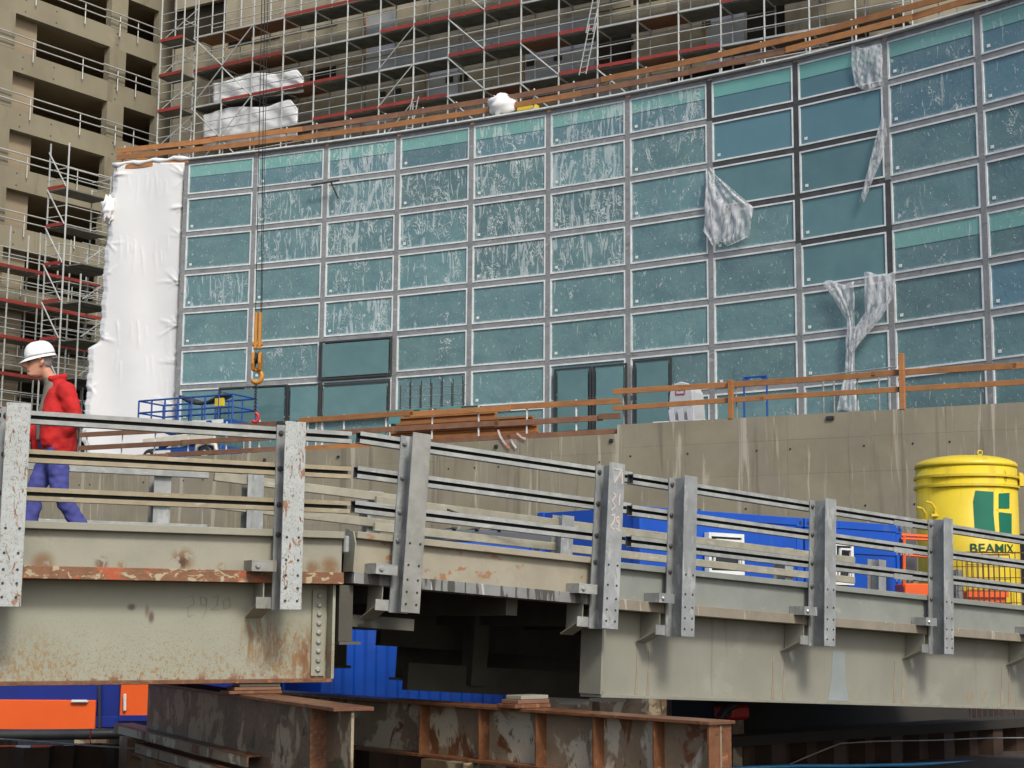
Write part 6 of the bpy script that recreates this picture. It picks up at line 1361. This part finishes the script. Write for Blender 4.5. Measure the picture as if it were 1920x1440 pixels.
for e in (1, -1):
    S, E_, W_ = [Vector(p) for p in arms[e]]
    limb(b, [(*S, .058), (*(S.lerp(E_, .5)), .05), (*E_, .041), (*(E_.lerp(W_, .4)), .04), (*W_, .028)])
    d = (W_ - E_).normalized(); up = Vector((0, 0, 1)); sd = d.cross(Vector((0, 1, 0))).normalized()
    limb(b, [(*W_, .027), (*(W_ + d * .05), .036), (*(W_ + d * .09), .034)])
    for q, (off, ln) in enumerate(((-.030, .065), (-.010, .078), (.010, .075), (.028, .058))):
        r0 = W_ + d * .09 + sd * off; k1 = r0 + d * ln * .55 + Vector((0, -.012 * e, -.006)); k2 = k1 + d * ln * .5 + Vector((0, -.030 * e, -.012)); limb(b, [(*r0, .0095), (*k1, .009), (*k2, .008)], 8)
    r0 = W_ + d * .03 - sd * .03; limb(b, [(*r0, .012), (*(r0 + d * .03 - sd * .022), .011), (*(r0 + d * .065 - sd * .022), .009)], 8)
legs = {1: [(0.01, .085, .88), (-.05, .09, .46), (-.235, .09, .13)], -1: [(-.01, -.085, .88), (.14, -.09, .47), (.205, -.09, .085)]}
for e in (1, -1):
    H_, K, A = [Vector(p) for p in legs[e]]
    limb(b, [(*H_, .085), (*(H_.lerp(K, .5)), .072), (*K, .052), (*(K.lerp(A, .35)), .054), (*A, .036)])
    ft = Vector((.16, 0, -.045 if e < 0 else -.10)); limb(b, [(*(A + Vector((-.04, 0, -.035))), .034), (*(A + ft * .5 + Vector((0, 0, -.012))), .034), (*(A + ft), .026)])
body = sculpt(b, 'body', 'skin', man, .008, 2)
# ---- trousers
b = MB()
b.loft([ell_ring(c, rx, ry, 18) for c, rx, ry in (((0, 0, .80), .10, .14), ((0, 0, .90), .135, .175), ((0, 0, 1.0), .13, .17))])
for e in (1, -1):
    H_, K, A = [Vector(p) for p in legs[e]]; bk = Vector((-.02, 0, 0))
    limb(b, [(*H_, .105), (*(H_.lerp(K, .5) + bk * .3), .093), (*(K + bk * .2), .078), (*(K.lerp(A, .4) + bk), .076), (*(A + Vector((-.015, 0, .03))), .076)], 16)
def wr_t(co): return .011 * mnoise.noise(Vector((co.x * 16 + co.z * 9, co.y * 12, co.z * 17 - co.x * 6))) + .003 * mnoise.noise(co * 26)
def wr_t_old(co): return .0035 * math.sin(co.z * 60 + 22 * co.x + 3 * math.sin(co.y * 20)) * (1.2 if co.z < .35 or co.z > .7 else .7) + .003 * math.sin(co.z * 18 - co.x * 45 + co.y * 30)
sculpt(b, 'trousers', 'trousers', man, .012, 3, wr_t)
# ---- boots
for e in (1, -1):
    A = Vector(legs[e][2]); b = MB(); fz = -.04 if e < 0 else -.10
    limb(b, [(*(A + Vector((-.005, 0, .05))), .056), (*(A + Vector((-.02, 0, -.03))), .052), (*(A + Vector((.08, 0, -.025 + fz * .5))), .05), (*(A + Vector((.18, 0, -.03 + fz))), .042)], 12)
    sculpt(b, 'boot', 'shoe', man, .012, 2)
# ---- sweater
b = MB()
b.loft([ell_ring(c, rx, ry, 18) for c, rx, ry in (((.04, 0, .93), .12, .11), ((.04, 0, 1.05), .125, .12), ((.03, 0, 1.2), .122, .12), ((.025, 0, 1.33), .10, .11), ((.04, 0, 1.42), .075, .088), ((.06, 0, 1.46), .066, .07), ((.075, 0, 1.49), .062, .066))])
sculpt(b, 'sweater', 'sweater', man, .010, 2)
# ---- jacket: hanging open, with sleeves, collar and hem
b = MB()
b.loft([ell_ring(c, rx, ry, 22) for c, rx, ry in (((-.035, 0, .80), .150, .20), ((-.035, 0, .88), .155, .21), ((-.03, 0, 1.02), .155, .215), ((-.035, 0, 1.16), .152, .215), ((-.045, 0, 1.28), .142, .21), ((-.045, 0, 1.37), .120, .19), ((-.01, 0, 1.44), .085, .115), ((.025, 0, 1.49), .062, .085))])
limb(b, [(.06, .10, .93, .095), (.06, .105, 1.05, .095), (.055, .10, 1.2, .088), (.04, .09, 1.34, .065)], 12); limb(b, [(.04, -.10, .95, .11), (.03, -.11, 1.2, .095), (.02, -.10, 1.33, .07)], 12)
limb(b, [(.10, -.13, .86, .07), (.11, -.13, 1.0, .075)], 10)
for e in (1, -1):
    S, E_, W_ = [Vector(p) for p in arms[e]]
    limb(b, [(*(S + Vector((0, -.02 * e, -.01))), .088), (*(S.lerp(E_, .5)), .078), (*E_, .071), (*(E_.lerp(W_, .5)), .067), (*(E_.lerp(W_, .97)), .058)], 16)
for k in range(7):
    a = math.radians(60 + 240 * k / 6); b.v and None
limb(b, [(.075, .065, 1.475, .022), (.02, .085, 1.49, .024), (-.045, .05, 1.50, .026), (-.06, 0, 1.505, .026), (-.045, -.05, 1.50, .026), (.02, -.085, 1.49, .024), (.075, -.065, 1.475, .022)], 10)
def wr_j(co):
    return .012 * mnoise.noise(Vector((co.x * 13 - co.z * 9, co.y * 9, co.z * 13 + co.x * 10))) + .003 * mnoise.noise(co * 24)
    w_ = .0035 * math.sin(co.z * 70 + 30 * co.x) + .0035 * math.sin(co.z * 30 - co.y * 25 + 3 * math.sin(co.x * 20))
    return w_ * (1.6 if co.z < 1.12 else .6)
sculpt(b, 'jacket', 'jacket', man, .012, 3, wr_j)
# pocket flap and placket
m_ = MB(); m_.box(MM @ Vector((.05, .232, 1.10)), .14 * MS, .02 * MS, .05 * MS, MM.to_3x3() @ Vector((1, -.15, -.1))); m_.obj('pocket_flap', M['jacket'], man, bev=.006)
m_ = MB(); m_.path([MM @ Vector((hx + .078, -.036, hz_ - .080)), MM @ Vector((hx + .103, 0, hz_ - .074)), MM @ Vector((hx + .078, .036, hz_ - .080))], .005, 6); m_.obj('mouth', M['lip'], man)
# ---- hair, eye, helmet
b = MB(); b.loft([ell_ring((hx - .028 + dx, 0, hz_ + dz), rx, ry, 16) for dx, dz, rx, ry in ((-.02, -.055, .05, .045), (-.014, -.02, .074, .072), (-.006, .03, .088, .082), (0, .07, .09, .08))])
sculpt(b, 'hair', 'hair', man, .008, 1)
for e in (1, -1):
    m_ = MB(); m_.lathe(MM @ Vector((hx + .088, .036 * e, hz_ + .010)), [(.001, .012 * MS), (.012 * MS, .006 * MS), (.015 * MS, 0)], 8, MM.to_3x3() @ Vector((1, .35 * e, 0))); m_.obj('eye', M['shoe'], man)
for e in (1, -1):
    m_ = MB(); m_.path([MM @ Vector((hx + .105, .018 * e, hz_ + .034)), MM @ Vector((hx + .098, .04 * e, hz_ + .040)), MM @ Vector((hx + .08, .058 * e, hz_ + .034))], .007, 6); m_.obj('eyebrow', M['hair'], man)
hm = thing('safety_helmet', 'white hard hat worn by the walking person', 'helmet', MM @ Vector((hx - .02, 0, hz_ + .05)), rotz=man_rot)
tl = math.radians(15); Rm = Matrix.Rotation(tl, 3, 'Y')
def hw(x, y, z): return MM @ (Vector((hx - .012, 0, hz_ + .066)) + Rm @ Vector((x, y, z)))
m_ = MB()
def dome(u, v):
    a = u * 2 * math.pi; t_ = v * math.pi / 2; r = math.cos(t_) ** .72; zz = math.sin(t_) ** .9
    rid = .006 * max(0, math.cos(a * 1)) ** 0 * (1 if abs(math.sin(a)) < .18 else 0) * math.sin(t_)
    return hw(.134 * r * math.cos(a), .108 * r * math.sin(a), .125 * zz + rid)
m_.grid(dome, 48, 14); m_.obj('shell', M['helmet'], hm, smooth=True).modifiers.new('t', 'SOLIDIFY').thickness = .006
m_ = MB()
def brim(u, v):
    a = u * 2 * math.pi; f_ = max(0, math.cos(a)) ** 1.6; ex = .010 + .055 * f_
    return hw((.132 + ex * v) * math.cos(a) * (1.0), (.106 + (.014 + .01 * f_) * v) * math.sin(a), -.004 - .020 * v * (1 + .5 * f_))
m_.grid(brim, 48, 4); m_.obj('brim', M['helmet'], hm, smooth=True).modifiers.new('t', 'SOLIDIFY').thickness = .006
m_ = MB(); m_.tube(hw(.03, .109, -.006), hw(.03, .109, -.035), .006, 6); m_.tube(hw(.03, -.109, -.006), hw(.03, -.109, -.035), .006, 6); m_.obj('strap_lug', M['helmet'], hm)
m_ = MB(); m_.path([hw(.115 * math.cos(a), .092 * math.sin(a), -.014) for a in [k * math.pi / 12 for k in range(25)]], .007, 6); m_.obj('headband', M['shoe'], hm)
bpy.context.view_layer.update()
